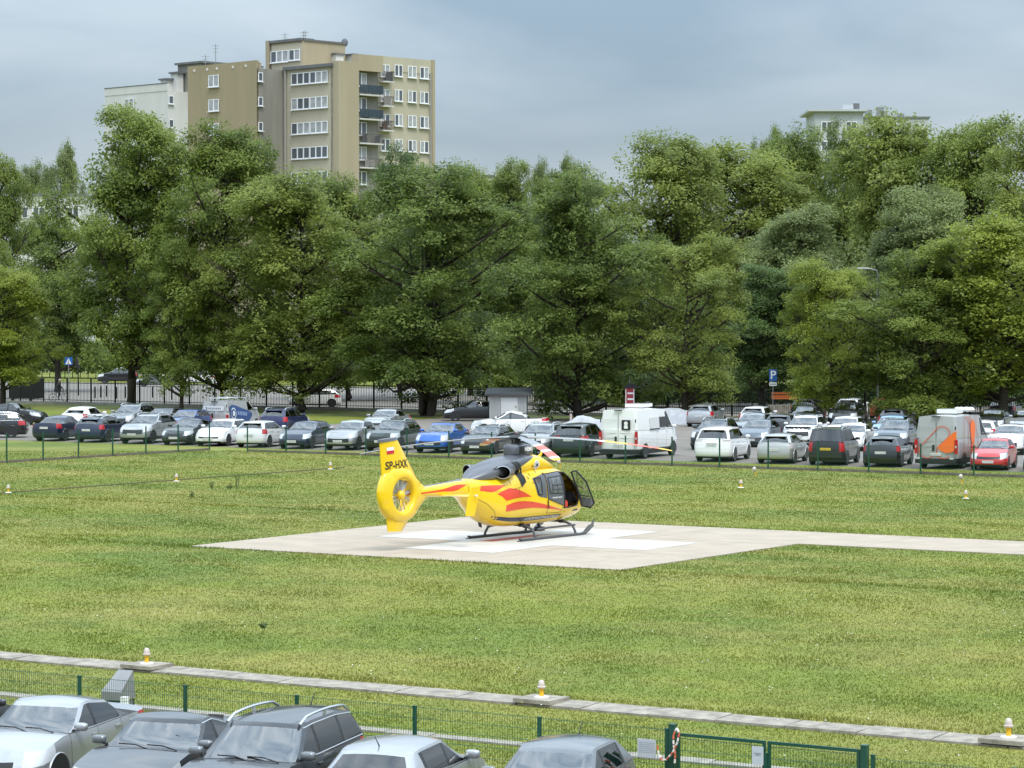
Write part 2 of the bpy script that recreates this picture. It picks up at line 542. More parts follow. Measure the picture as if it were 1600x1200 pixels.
# ================================================================== fences
def wire_panel(w, h, sp, fold=True, r=0.0035):
    b = MB()
    n = int(round(w / sp))
    for i in range(n + 1):
        x = i * w / n
        b.add([(x - r, -r, 0), (x + r, -r, 0), (x, r, 0), (x - r, -r, h), (x + r, -r, h), (x, r, h)],
              [(0, 1, 4, 3), (1, 2, 5, 4), (2, 0, 3, 5)])
    m = max(3, int(round(h / .2)))
    for j in range(m + 1):
        z = .02 + j * (h - .04) / m
        rr = r * (1.25 if fold else 1.0)
        b.add([(0, -rr, z - rr), (0, rr, z - rr), (0, 0, z + rr), (w, -rr, z - rr), (w, rr, z - rr), (w, 0, z + rr)],
              [(0, 1, 4, 3), (1, 2, 5, 4), (2, 0, 3, 5)])
    return b.mesh('panel', M_GREEN_WIRE, fix=False)
def post_mesh(h, d=0.06, cap=0.05):
    b = MB()
    b.box((0, 0, h / 2), (d, d * .85, h))
    b.box((0, 0, h + .012), (d + .008, d * .85 + .008, .024))
    return b.mesh('post', M_GREEN_POST)

M_PLINTH = mat('fence_plinth', (.17, .15, .115), .9, var=.4, vscale=2)
def field_fence(name, label, pts, base, hpost, hpanel, group, plinth, wire=.0032):
    """pts: post positions in order; base: function giving the ground height"""
    root = empty(name, (*pts[0], base(pts[0])), 0, label, 'fence', group)
    pm = post_mesh(hpost)
    panels = {}
    x0, y0, z0 = pts[0][0], pts[0][1], base(pts[0])
    for i, p in enumerate(pts):
        o = link('post', pm, root, (p[0] - x0, p[1] - y0, base(p) - z0))
        if i + 1 < len(pts):
            q = pts[i + 1]
            L = math.hypot(q[0] - p[0], q[1] - p[1])
            key = round(L, 2)
            if key not in panels: panels[key] = wire_panel(key - .06, hpanel, .05, r=wire)
            an = math.atan2(q[1] - p[1], q[0] - p[0])
            link('panel', panels[key], root, (p[0] - x0 + .03 * math.cos(an), p[1] - y0 + .03 * math.sin(an), base(p) - z0 + .08), an)
            if plinth:
                MB().box(((p[0] + q[0]) / 2 - x0, (p[1] + q[1]) / 2 - y0, base(p) - z0 + .02), (L - .08, .05, .20), 0, an).build('plinth', M_PLINTH, root)
    return root

# back fence: one leg runs away from the camera, the other along the car park
CU, CV = -95.2, 118.0
legA = [(CU, CV - 2.6 * k) for k in range(0, 16)][::-1]
field_fence('back_field_fence', 'thin green mesh fence with dark posts running up the left side of the lawn', legA, lambda p: 0.0, 1.42, 1.25, None, True, .0016)
legB = [(CU + 2.6 * k, CV - .055 * k) for k in range(1, 38)]
field_fence('back_field_fence', 'thin green mesh fence with dark posts between the lawn and the parked cars', legB, lambda p: 0.0, 1.36, 1.2, None, True, .0016)

# near fence: the posts stand 2.5 m apart; a double gate interrupts it
FV = 39.4
def fence_u(px, v=FV): return on_line(px, v)[0]
u_ref = fence_u(843)
near_posts = [(u_ref + 2.5 * k, FV) for k in range(-7, 1)] + [(fence_u(1043), FV)]
field_fence('near_field_fence', 'green wire mesh fence behind the nearest parked cars, left of the gate', near_posts, lambda p: -1.0, 1.42, 1.36, None, False)
ug0, ug1 = fence_u(1052), fence_u(1353)
near_posts2 = [(fence_u(1366), FV), (fence_u(1588), FV), (fence_u(1588) + 2.5, FV)]
field_fence('near_field_fence', 'green wire mesh fence continuing right of the double gate', near_posts2, lambda p: -1.0, 1.30, 1.2, None, False)
# gate
gate = empty('double_gate', (ug0, FV, -1.0), 0, 'green double gate of welded mesh with a paper notice on it', 'gate')
gl = ug1 - ug0
for x, h in ((0, 1.50), (gl, 1.44)):
    MB().box((x, 0, h / 2), (.10, .10, h)).box((x, 0, h + .01), (.11, .11, .02)).build('gate_post', M_GREEN_POST, gate)
half = gl / 2
for k in range(2):
    b = MB()
    x0, x1 = k * half + (.08 if k == 0 else .02), (k + 1) * half - (.02 if k == 0 else .08)
    for z in (.12, 1.36): b.box(((x0 + x1) / 2, 0, z), (x1 - x0, .04, .05))
    for x in (x0 + .025, x1 - .025): b.box((x, .002, .74), (.05, .042, 1.19))
    leaf = b.build('gate_leaf', M_GREEN_POST, gate)
    pm = wire_panel(x1 - x0 - .1, 1.16, .05)
    link('mesh_infill', pm, leaf, (x0 + .05, 0, .16))
MB().box((half, -.03, .75), (.05, .05, .9)).box((half + .05, -.06, .72), (.14, .03, .03)).build('latch', M_GREEN_POST, gate)
# notices
def notice(name, px, zc, w, h, label, lines, big=None):
    u = fence_u(px)
    o = MB().box((0, 0, 0), (w, .006, h)).build(name, mat('notice_board', (.52, .55, .57), .5, var=.1, vscale=9))
    o.location = (u, FV - .06, zc)
    tag(o, label, 'notice')
    ink = mat('grey_print', (.28, .29, .31), .7)
    b = MB()
    rng = random.Random(int(px))
    if big:
        vs, fs = text_geo(big, h * .2, .004)
        b.add([(x, -.0045, y + h * .06) for x, y, _ in vs], fs)
    for i in range(lines):
        z = h * .30 - i * h * .62 / max(1, lines)
        x = -w * .40
        while x < w * .40:
            l = rng.uniform(.02, .06)
            l = min(l, w * .42 - x)
            b.box((x + l / 2, -.0042, z), (l, .002, h * .035)); x += l + .012
    b.build('print', ink, o, fix=False)
    return o
notice('notice_board', 1014, .10, .34, .30, 'grey printed notice hung on the wire fence beside the gate post', 6)
notice('paper_notice', 1188, .15, .20, .29, 'small white paper sheet tied to the middle of the double gate', 0, 'TEST')
# red and white chain hanging from the gate post
root = empty('plastic_chain', (fence_u(1062), FV - .08, .2), 0, 'red and white plastic chain looped over the left gate post', 'chain')
mr, mw = mat('chain_red', (.60, .13, .07), .5), mat('chain_white', (.75, .68, .62), .5)
cp = [(0, 0, .27), (.06, -.02, .20), (.03, -.03, .05), (-.05, -.04, -.12), (-.17, -.03, -.24), (-.26, -.01, -.27), (-.33, .0, -.18), (-.36, 0, -.02)]
cp2 = [(.0, 0, .27), (-.05, -.02, .16), (-.04, -.03, .0), (-.01, -.03, -.15), (-.02, -.03, -.3)]
for path in (cp, cp2):
    pv = [Vector(p) for p in path]
    for i in range(len(pv) - 1):
        n = max(1, int((pv[i + 1] - pv[i]).length / .055))
        for k in range(n):
            p0 = pv[i].lerp(pv[i + 1], k / n); p1 = pv[i].lerp(pv[i + 1], (k + .8) / n)
            MB().tube([p0, p1], .017, 6).build('link', mr if (k + i) % 2 else mw, root)

# ------------------------------------------------------------------ edge lights of the landing area
M_LIGHT_Y = mat('light_stem_yellow', (.72, .40, .02), .45)
M_LENS = mat('light_lens', (.52, .44, .39), .15, spec=.8)
def edge_light(x, y, z, label, slab=False, group='landing area edge lights'):
    root = empty('edge_light', (x, y, z), 0, label, 'light', group)
    if not slab: root.scale = (.9, .9, .95)
    if slab:
        MB().box((0, 0, .045), (.85, .80, .08)).build('concrete_base', M_CONC_OLD, root)
    z0 = .085 if slab else .02
    MB().lathe([(.15, z0), (.15, z0 + .015), (.10, z0 + .03)], 14).build('flange', M_WHITE, root, 40)
    MB().lathe([(.055, z0 + .02), (.05, z0 + .06), (.045, z0 + .12), (.058, z0 + .19)], 12).build('stem', M_LIGHT_Y, root, 40)
    MB().lathe([(.085, z0 + .19), (.09, z0 + .215), (.075, z0 + .225), (.068, z0 + .27), (.055, z0 + .32), (.03, z0 + .345), (.008, z0 + .352)], 12).build('lens', M_LENS, root, 40)
    return root
names = {230: 'yellow and white edge light on a slab near the grey equipment box', 838: 'middle edge light of the near row, on a grey concrete slab', 1588: 'edge light on a slab at the right end of the near concrete path'}
for px, py in ((230, 1047), (838, 1103), (1588, 1162)):
    x, y = ground_pt(px, py, -0.7)
    edge_light(x, 47.85, zg(47.85) + .05, names[px], True)
for px, py, lb in ((12, 771, 'leftmost edge light of the back left row on the lawn'), (275, 753, 'second edge light of the back left row, above the weeds'),
                   (516, 734, 'edge light nearest the fence corner in the back left row'), (1158, 763, 'edge light on the lawn in front of the white people carrier'),
                   (1510, 780, 'edge light on the lawn in front of the red hatchback')):
    x, y = ground_pt(px, py, 0)
    edge_light(x, y, 0, lb)
# two tilted approach lamps on short stems
for px, py, lb in ((1181, 745, 'round tilted lamp on short yellow stem behind the lawn light'), (1504, 757, 'round tilted lamp on short yellow stem near the orange patterned van'),
                   (875, 733, 'round tilted lamp on stem just behind the helicopter nose')):
    x, y = ground_pt(px, py, 0)
    root = empty('approach_lamp', (x, y, 0), TH + R(200), lb, 'light', 'approach lamps'); root.scale = (.75, .75, .9)
    MB().tube([(0, 0, 0), (0, 0, .3)], .035, 8).build('stem', M_LIGHT_Y, root, 40)
    m = Matrix.Rotation(R(65), 3, 'X')
    b = MB().lathe([(.04, -.12), (.10, -.08), (.12, .02), (.12, .06)], 14)
    b.v = [tuple(m @ Vector(p) + Vector((0.08, 0, .36))) for p in b.v]
    hd = b.build('lamp_head', mat('lamp_housing', (.48, .42, .38), .5), root, 40)
    b = MB().lathe([(.105, .062), (.06, .085), (.01, .09)], 14)
    b.v = [tuple(m @ Vector(p) + Vector((0.08, 0, .36))) for p in b.v]
    b.build('lens', M_LENS, hd, 60)

# grey equipment box with a slanted lid on a frame, behind the near fence
x, y = ground_pt(186, 1100, -.85)
y = 42.6; x = on_line(184, y)[0]
eb = empty('equipment_box', (x, y, zg(y)), R(8), 'grey metal equipment box with slanted lid on thin legs', 'box')
MB().add([(-.23, -.28, .42), (.23, -.28, .42), (.23, .25, .42), (-.23, .25, .42), (-.23, -.28, .58), (.23, -.28, .58), (.17, .25, .95), (-.17, .25, .95)],
         [(3, 2, 1, 0), (4, 5, 6, 7), (0, 1, 5, 4), (1, 2, 6, 5), (2, 3, 7, 6), (3, 0, 4, 7)]).build('housing', mat('box_grey', (.26, .26, .265), .5, metal=.3, var=.15, vscale=6), eb)
for sx in (-1, 1):
    for sy in (-1, 1):
        MB().box((sx * .2, sy * .21, .2), (.03, .03, .4)).build('leg', M_DARK, eb)
MB().box((0, -.02, .33), (.42, .46, .10)).build('tray', mat('tray_grey', (.16, .16, .17), .5), eb)
mk = MB().box((0, 0, .25), (.12, .12, .5)).box((0, 0, .51), (.13, .13, .02)).build('marker_post', M_WHITE)
mk.location = (x + .45, y - .35, zg(y)); tag(mk, 'short white square post beside the grey equipment box', 'post')

# ------------------------------------------------------------------ black picket fence on a low wall, street side
IV = 174.0
iron = empty('picket_fence', (on_line(-40, IV)[0], IV, 0), 0, 'long black iron picket fence on a low wall behind the car park', 'fence')
ix0 = iron.location.x
PW = 2.55
b = MB()
for k in range(17):
    x = .075 + k * .15
    b.box((x, 0, 1.02), (.026, .026, 1.72))
    b.add([(x - .013, -.013, 1.88), (x + .013, -.013, 1.88), (x + .013, .013, 1.88), (x - .013, .013, 1.88), (x, 0, 1.96)], [(0, 1, 4), (1, 2, 4), (2, 3, 4), (3, 0, 4)])
for z in (.30, 1.68): b.box((PW / 2, 0, z), (PW, .034, .05))
pick = b.mesh('picket_panel', M_BLACK_IRON)
postm = MB().box((0, 0, 1.0), (.10, .10, 2.0)).box((0, 0, 2.02), (.13, .13, .04)).mesh('post', M_BLACK_IRON)
wallm = MB().box((PW / 2, 0, .09), (PW - .012, .30, .34)).mesh('wall_block', mat('pale_plinth', (.40, .38, .34), .85, var=.25, vscale=1.5))
npan = int((on_line(1660, IV)[0] - ix0) / PW)
for k in range(npan):
    link('picket_panel', pick, iron, (k * PW, 0, .1))
    link('post', postm, iron, (k * PW, 0, .1))
    link('wall_block', wallm, iron, (k * PW, 0, 0))
# ================================================================== trees
LEAF = {
    'mid':   leaf_mat('leaves_mid', (0.099, 0.148, 0.026), (0.304, 0.370, 0.077), .5),
    'dark':  leaf_mat('leaves_dark', (0.081, 0.125, 0.027), (0.253, 0.322, 0.072), .5),
    'lime':  leaf_mat('leaves_lime', (0.176, 0.231, 0.025), (0.405, 0.458, 0.081), .5),
    'olive': leaf_mat('leaves_olive', (0.155, 0.199, 0.038), (0.378, 0.436, 0.104), .5),
    'deep':  leaf_mat('leaves_deep', (0.049, 0.092, 0.026), (0.163, 0.238, 0.062), .45),
    'grey':  leaf_mat('leaves_greygreen', (0.125, 0.164, 0.055), (0.321, 0.380, 0.141), .5),
}
def leaf_mesh(name, cen, siz, nrm, tint):
    """folded diamond leaves, two triangles each"""
    n = len(cen)
    rng = np.random.default_rng(n)
    nrm = nrm / np.linalg.norm(nrm, axis=1)[:, None]
    ref = rng.normal(size=(n, 3))
    a = np.cross(nrm, ref); a /= np.linalg.norm(a, axis=1)[:, None]
    c = np.cross(nrm, a)
    s = siz[:, None]
    P = np.empty((n, 4, 3))
    P[:, 0] = cen - a * s * .62
    P[:, 1] = cen + c * s * .36 - nrm * s * .10
    P[:, 2] = cen + a * s * .62
    P[:, 3] = cen - c * s * .36 - nrm * s * .10
    me = bpy.data.meshes.new(name)
    me.vertices.add(n * 4)
    me.vertices.foreach_set('co', P.ravel())
    idx = np.arange(n)[:, None] * 4
    tri = np.concatenate([idx + np.array([[0, 1, 2]]), idx + np.array([[0, 2, 3]])], 1).ravel()
    me.loops.add(n * 6); me.polygons.add(n * 2)
    me.loops.foreach_set('vertex_index', tri)
    me.polygons.foreach_set('loop_start', np.arange(n * 2) * 3)
    at = me.attributes.new('tint', 'FLOAT', 'FACE')
    at.data.foreach_set('value', np.repeat(tint, 2).astype(np.float32))
    me.update(calc_edges=True)
    return me

def make_tree_proto(seed, Rw=6.0, H=18.0, hb=0.16, prof=(0.75, 0.62), nb=34, ncl=15, nlf=92, leaf=0.30, stems=1, droop=0.0, layered=0.0, open_=0.0):
    rng = np.random.default_rng(seed)
    cz0 = H * hb
    # boughs: blobs near the envelope
    ph = rng.uniform(0, 2 * np.pi, 6)
    def env(h, az):
        t = np.clip((h - cz0) / (H - cz0), 0.0, 1)
        w = prof[0]
        up = np.sqrt(np.clip(1 - (np.abs(t - w) / (1 - w)) ** prof[1], 0, 1))
        lo = .70 + .30 * np.clip(t / w, 0, 1)
        r = Rw * np.where(t > w, up, lo)
        lob = 1 + .20 * np.sin(3 * az + ph[0] + 4 * t) + .15 * np.sin(5 * az + ph[1] - 9 * t) + .13 * np.sin(13 * t + ph[2] + 2 * az)
        return r * lob
    bc, br = [], []
    i = 0
    while len(bc) < nb:
        t = ((i * .618034 + .05) % 1.0) ** .9
        az = i * 3.8832 + i * i * .77 + rng.normal(0, .5)
        h = cz0 + (H - cz0) * t
        rad = Rw * rng.choice([.13, .18, .24, .32]) * rng.uniform(.9, 1.1)
        hh = min(h, H - rad * .55)
        r = max(0.0, env(hh, az) - rad * .45) * (rng.uniform(.62, 1.20) if i % 6 else rng.uniform(.2, .6))
        hh += rng.uniform(-.06, .07) * H * t
        bc.append((r * math.cos(az), r * math.sin(az), hh)); br.append(rad)
        i += 1
    bc, br = np.array(bc), np.array(br)
    cen, siz, nrm, tint = [], [], [], []
    for k in range(nb):
        bt = rng.normal(0, .16)
        m = int(ncl * (br[k] / (Rw * .27)) ** 1.6 * rng.uniform(.8, 1.2)) + 3
        # clump centres on the bough's shell, mostly its upper and outer side
        d = rng.normal(size=(m * 3, 3))
        out = bc[k] * np.array([1, 1, 0]); out = out / (np.linalg.norm(out) + 1e-6)
        d /= np.linalg.norm(d, axis=1)[:, None]
        sc = d @ out * .55 + d[:, 2] * .75 + rng.normal(0, .35, m * 3)
        d = d[np.argsort(-sc)[:m]]
        rr = br[k] * rng.uniform(.55, 1.0, m) ** .6
        cc = bc[k] + d * rr[:, None] * np.array([1, 1, .72])
        if layered: cc[:, 2] = cc[:, 2] - layered * (np.hypot(cc[:, 0], cc[:, 1]) / Rw) ** 2
        for q in range(m):
            nl = int(nlf * rng.uniform(.55, 1.35))
            sg = rng.uniform(.38, .70) * (Rw / 6.0) ** .5
            off = rng.normal(size=(nl, 3)); off *= (np.cbrt(rng.random(nl)) / np.linalg.norm(off, axis=1))[:, None]
            off *= np.array([sg, sg, sg * .45]) * 1.9
            # twigs reach outwards and hang a little at the tip
            off += np.outer(rng.uniform(0, .55, nl), d[q] + np.array([0, 0, .1]))
            off[:, 2] -= droop * np.abs(off[:, 0] ** 2 + off[:, 1] ** 2)
            cen.append(cc[q] + off)
            siz.append(rng.uniform(.6, 1.25, nl) * leaf)
            nn = rng.normal(0, .33, (nl, 3)) + d[q] * .5 + np.array([0, 0, .70])
            nrm.append(nn)
            tint.append(np.clip(.45 + bt + rng.normal(0, .14) + rng.normal(0, .09, nl), 0, 1))
    # young shoots standing out of the crown
    for k in range(34):
        az = rng.uniform(0, 2 * np.pi); t = rng.uniform(.2, 1.0) ** .8
        h = cz0 + (H - cz0) * t
        r = env(min(h, H - .5), az) * rng.uniform(.9, 1.10)
        c0 = np.array([r * math.cos(az), r * math.sin(az), h])
        dd = np.array([math.cos(az) * .5, math.sin(az) * .5, .3 + t]); dd /= np.linalg.norm(dd)
        nl = int(rng.uniform(20, 60)); L_ = rng.uniform(.5, 1.7)
        off = np.outer(rng.uniform(-.6, 1, nl) * L_, dd) + rng.uniform(-.28, .28, (nl, 3))
        cen.append(c0 + off); siz.append(rng.uniform(.6, 1.1, nl) * leaf); nrm.append(rng.normal(0, .5, (nl, 3)) + dd * .5 + np.array([0, 0, .4]))
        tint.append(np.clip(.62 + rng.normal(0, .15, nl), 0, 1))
    # sparse inner foliage, crown shade put into its darker tint
    ni = 5000
    az = rng.uniform(0, 2 * np.pi, ni); h = cz0 + (H - cz0) * rng.uniform(.05, .9, ni)
    r = env(h, az) * np.sqrt(rng.uniform(.02, .5, ni))
    cen.append(np.stack([r * np.cos(az), r * np.sin(az), h], 1)); siz.append(rng.uniform(.7, 1.3, ni) * leaf * 1.15)
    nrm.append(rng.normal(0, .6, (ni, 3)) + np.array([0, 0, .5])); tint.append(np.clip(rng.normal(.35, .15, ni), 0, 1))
    cen, siz, nrm, tint = (np.concatenate(a) for a in (cen, siz, nrm, tint))
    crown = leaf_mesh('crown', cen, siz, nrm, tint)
    H_real = float(np.percentile(cen[:, 2], 99.85)); R_real = float(np.percentile(np.hypot(cen[:, 0], cen[:, 1]), 97.5))
    # trunk and limbs
    b = MB()
    tr = Rw * .062
    rs = random.Random(seed)
    for s in range(stems):
        a = s * 2.4 + rs.uniform(0, 1)
        dx, dy = (0, 0) if stems == 1 else (math.cos(a) * Rw * .24, math.sin(a) * Rw * .24)
        k = 1.0 if stems == 1 else .62
        bx, by = (0, 0) if stems == 1 else (math.cos(a) * tr * 1.0, math.sin(a) * tr * 1.0)
        pts = [(bx, by, -.1), (bx, by, .25)] + [(bx + (dx - bx) * t + rs.uniform(-.12, .12), by + (dy - by) * t + rs.uniform(-.12, .12), H * .86 * t) for t in (.12, .28, .45, .62, .8, 1.0)]
        b.tube(pts, [tr * 1.45 * k, tr * 1.1 * k, tr * k, tr * .86 * k, tr * .62 * k, tr * .42 * k, tr * .24 * k, tr * .06 * k], 10)
    for k in range(nb):
        c = Vector(bc[k]); hz = max(H * hb * .75, c.z - rs.uniform(.25, .6) * math.hypot(c.x, c.y) - .5)
        st = Vector((0, 0, hz)); mid = st.lerp(c, .5) + Vector((0, 0, -.25))
        b.tube([st, mid, c, c + (c - mid) * .45 + Vector((0, 0, .2))], [tr * .40, tr * .27, tr * .13, .015], 6)
        for q in range(4):
            e = c + Vector((rs.uniform(-1, 1), rs.uniform(-1, 1), rs.uniform(-.1, 1))) * br[k] * .8
            b.tube([mid.lerp(c, .6), e], [tr * .12, .012], 4)
    trunk = b.mesh('trunk', M_BARK, 60)
    return crown, trunk, R_real, H_real

PROTO = [
    make_tree_proto(11, hb=.18, prof=(.42, 2.0), nb=66, ncl=14, nlf=84, leaf=.215),                          # 0 broad ash
    make_tree_proto(12, hb=.10, prof=(.42, 2.7), nb=68, ncl=14, nlf=84, leaf=.215, layered=.8),              # 1 linden
    make_tree_proto(13, hb=.09, prof=(.45, 2.4), nb=66, ncl=14, nlf=84, leaf=.21, stems=4, droop=.10),      # 2 multi stem
    make_tree_proto(14, hb=.04, prof=(.36, 2.0), nb=70, ncl=14, nlf=84, leaf=.22, layered=.4),              # 3 dense to the ground
    make_tree_proto(15, hb=.12, prof=(.45, 2.0), nb=54, ncl=12, nlf=76, leaf=.22),                          # 4 open maple
    make_tree_proto(16, hb=.16, prof=(.48, 2.2), nb=64, ncl=14, nlf=84, leaf=.23),                          # 5 round crown
]
def tree(label, px, D, ytop, wpx, proto, leafm, rz=0.0, base=0.0, name='deciduous_tree', ybase=None):
    crown, trunk, Rw, H = PROTO[proto]
    s = FPX / D
    h = HCAM + (HORIZON - ytop) / s - base
    w = 1.30 * wpx / s
    x, y = at_depth(px, D)
    root = empty(name, (x, y, base), rz, label, 'tree', 'trees behind the car park')
    sc = (w / (2.0 * Rw), w / (2.0 * Rw), h / H)
    t = link('trunk', trunk, root); t.scale = sc
    c = link('crown', crown, root); c.scale = sc
    if len(crown.materials) == 0: crown.materials.append(LEAF['mid'])
    c.material_slots[0].link = 'OBJECT'
    c.material_slots[0].material = LEAF[leafm]
    return root
def Dl(px, v): return v / (CT + ST * (px - 800.0) / FPX)
T = [
    # label, px, v, ytop, width px, proto, leaves, rotation
    ('dark tall tree cut off by the left edge of the picture', -10, 182, 235, 125, 0, 'mid', 1.0),
    ('small bright green tree low at the left edge', 4, 168, 414, 145, 5, 'lime', 2.0),
    ('tallest tree left of the tower block, its top before the white wing', 205, 170, 168, 255, 0, 'mid', .3),
    ('broad tree before the olive end wall of the tower block', 347, 171, 193, 220, 1, 'mid', 1.7),
    ('layered yellowish green tree below the ribbon windows of the tower', 472, 169, 270, 255, 1, 'olive', 3.9),
    ('many stemmed dark tree left of the small grey shed', 668, 168, 254, 280, 2, 'dark', .8),
    ('dense dark tree right of the shed, hanging low over the cars', 903, 167, 278, 240, 3, 'dark', 2.2),
    ('pale olive tree behind the white panel van', 1072, 169, 366, 205, 4, 'olive', 1.1),
    ('bright lime green tree behind the parking sign', 1298, 170, 408, 165, 4, 'lime', 4.4),
    ('dark bushy tree reaching the ground behind the orange patterned van', 1440, 170, 394, 230, 3, 'mid', .2),
    ('light green tree at the right edge of the picture', 1568, 172, 340, 245, 5, 'lime', 3.0),
    # second rank
    ('dark round tree in front of the right corner of the tower block', 625, 205, 231, 135, 3, 'deep', 2.0),
    ('mid green tree between the tower and the centre gap', 735, 215, 262, 140, 5, 'mid', .5),
    ('green tree showing above the shed between two darker crowns', 802, 215, 252, 125, 0, 'mid', 2.9),
    ('green tree on the left of the tall rounded light green tree', 890, 225, 262, 165, 1, 'mid', 5.0),
    ('tall rounded light green tree right of the centre gap', 1030, 215, 210, 250, 1, 'olive', .9),
    ('grey green tree with a dark hollow below the far right building', 1262, 202, 322, 230, 0, 'grey', 3.3),
    ('tall yellow green tree left of the far right building', 1165, 228, 226, 235, 5, 'olive', 1.5),
    ('green tree whose top hides the foot of the far flat roofed building', 1262, 240, 203, 190, 1, 'mid', 3.7),
    ('dark tree standing right before the far flat roofed building', 1322, 236, 190, 120, 3, 'dark', .6),
    ('tall light green tree directly right of the far flat roofed building', 1415, 225, 183, 245, 5, 'olive', 2.4),
    ('grey green tree behind the dark bushy one on the right', 1440, 198, 292, 235, 0, 'grey', 5.6),
    ('tall green tree near the upper right corner', 1535, 222, 186, 230, 0, 'mid', 4.0),
    ('big green tree cut off by the right edge of the picture', 1640, 212, 190, 230, 1, 'olive', 1.9),
    ('green tree filling the gap between the left edge and the tallest tree', 90, 205, 335, 150, 5, 'dark', 2.6),
    ('dark tree deep behind the lime green tree and the parking sign', 1190, 190, 415, 190, 0, 'deep', .4),
    ('shaded tree behind the pale olive tree and the van', 1000, 200, 370, 190, 3, 'dark', 4.1),
    ('shaded tree behind the many stemmed tree', 780, 195, 330, 190, 3, 'dark', 1.2),
    ('tree behind the layered one, hiding the foot of the tower', 545, 195, 276, 175, 1, 'mid', 3.1),
    ('slender lower tree between the two tall trees at left', 283, 166, 372, 125, 4, 'mid', 5.2),
]
for lb, px, v, yt, wp, pr, lm, rz in T:
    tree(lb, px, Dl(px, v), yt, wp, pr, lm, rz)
# far hazy trees
for lb, px, D, yt, wp, pr, lm in (
    ('small distant tree left of the white tower wing', 104, 420, 226, 60, 5, 'grey'),
    ('low distant trees at the far left skyline', 52, 430, 255, 75, 1, 'grey'),
    ('distant tree top left of the centre skyline gap', 705, 330, 258, 60, 4, 'mid'),
    ('pair of distant rounded tree tops right of the skyline gap', 893, 400, 246, 62, 5, 'grey'),
    ('distant rounded tree top at the edge of the skyline gap', 850, 400, 252, 55, 1, 'grey'),
    ('distant tree peeking over the crowns left of the far building', 1195, 400, 200, 70, 4, 'mid'),
    ('low distant tree in the bottom of the skyline gap', 770, 420, 292, 90, 0, 'grey')):
    tree(lb, px, D, yt, wp, pr, lm, px * .1)

# shrubs along the street behind the picket fence
def hedge(name, label, px0, px1, v0, v1, zt, lm, n=9000, leaf=.215):
    rng = np.random.default_rng(abs(int(px0)) + 5)
    u0, u1 = on_line(px0, v0)[0], on_line(px1, v0)[0]
    cen = np.stack([rng.uniform(u0, u1, n), rng.uniform(v0, v1, n), rng.uniform(.1, 1, n) ** .7], 1)
    cen[:, 2] *= zt * (.82 + .12 * np.sin(cen[:, 0] * 1.1) + .10 * np.sin(cen[:, 0] * 3.1 + 1))
    me = leaf_mesh('foliage', cen, rng.uniform(.7, 1.3, n) * leaf, rng.normal(0, .6, (n, 3)) + np.array([0, -.3, .6]), rng.random(n))
    me.materials.append(LEAF[lm])
    root = empty(name, ((u0 + u1) / 2, (v0 + v1) / 2, 0), 0, label, 'hedge')
    o = link('foliage', me, root, (-(u0 + u1) / 2, -(v0 + v1) / 2, 0))
    b = MB()
    for k in range(int((u1 - u0) / 1.2)):
        b.tube([(-(u1 - u0) / 2 + k * 1.2 + .5, 0, 0), (-(u1 - u0) / 2 + k * 1.2 + .6, .1, zt * .75)], [.05, .02], 5)
    b.build('stems', M_BARK, root)
hedge('hedge', 'dark clipped hedge beyond the picket fence behind the parking sign', 1090, 1250, 198, 201, 2.2, 'deep')
hedge('hedge', 'dark shrubs beyond the picket fence on the right', 1270, 1640, 192, 197, 3.4, 'deep', 22000, .26)
hedge('hedge', 'dark shrubs beyond the fence between shed and white van', 830, 1085, 192, 196, 3.0, 'deep', 14000, .26)
hedge('hedge', 'shaded shrubs beyond the street left of the shed', 440, 760, 238, 243, 3.2, 'dark', 16000, .28)
hedge('hedge', 'far hedge along the meadow at the left edge', -60, 400, 250, 256, 4.6, 'dark', 24000, .34)
# ================================================================== buildings
M_OLIVE = mat('olive_render', (0.325, 0.268, 0.165), .9, var=.14, vscale=.35, streak=True)
M_BEIGE = mat('beige_render', (0.45, 0.405, 0.305), .9, var=.14, vscale=.35, streak=True)
M_TAN = mat('tan_render', (0.37, 0.315, 0.215), .9, var=.16, vscale=.35, streak=True)
M_GREYWALL = mat('stained_shaded_render', (0.30, 0.28, 0.235), .9, var=.5, vscale=.22, streak=True, col2=(.13, .125, .11))  # dark streaks stand for stains and for shade painted into the wall
M_PALE = mat('pale_render', (0.60, 0.59, 0.56), .9, var=.14, vscale=.3, streak=True)
M_ROOFING = mat('roof_sheet', (0.14, 0.145, 0.15), .6, var=.3, vscale=1)
M_FRAME = mat('window_frame_white', (0.74, 0.75, 0.76), .4)
M_PANE = mat('window_pane', (0.085, 0.095, 0.11), .08, spec=.7)
M_CURTAIN = mat('net_curtain', (0.42, 0.43, 0.44), .25, spec=.6, var=.5, vscale=1.4)
M_RAIL_BLUE = mat('balcony_panel_blue', (0.028, 0.045, 0.065), .5)
M_RAIL = mat('balcony_rail', (0.10, 0.085, 0.08), .5)
M_SLAB = mat('balcony_slab', (0.52, 0.51, 0.48), .8)
DB = 320.0
pdir, qdir = Vector((.72, -.694)), Vector((.694, .72))      # in camera right / forward
def solve(c, d, px):
    k = (px - 800) / FPX
    return (k * c.y - c.x) / (d.x - k * d.y)
C1 = Vector(((402 - 800) / FPX * DB, DB))
C0 = C1 + pdir * solve(C1, pdir, 295)
C2 = C1 + qdir * solve(C1, qdir, 444)
C3 = C2 + pdir * solve(C2, pdir, 521)
C4 = C3 + qdir * solve(C3, qdir, 677)
def zat(y, D): return HCAM + (HORIZON - y) * D / FPX
def W3(c, z): return (*cw(c.x, c.y), z)
tower = empty('tower_block', (*cw(C1.x, C1.y), 0), 0, 'tall stepped olive and beige apartment block with balconies and penthouse', 'building')
TX, TY = tower.location.x, tower.location.y
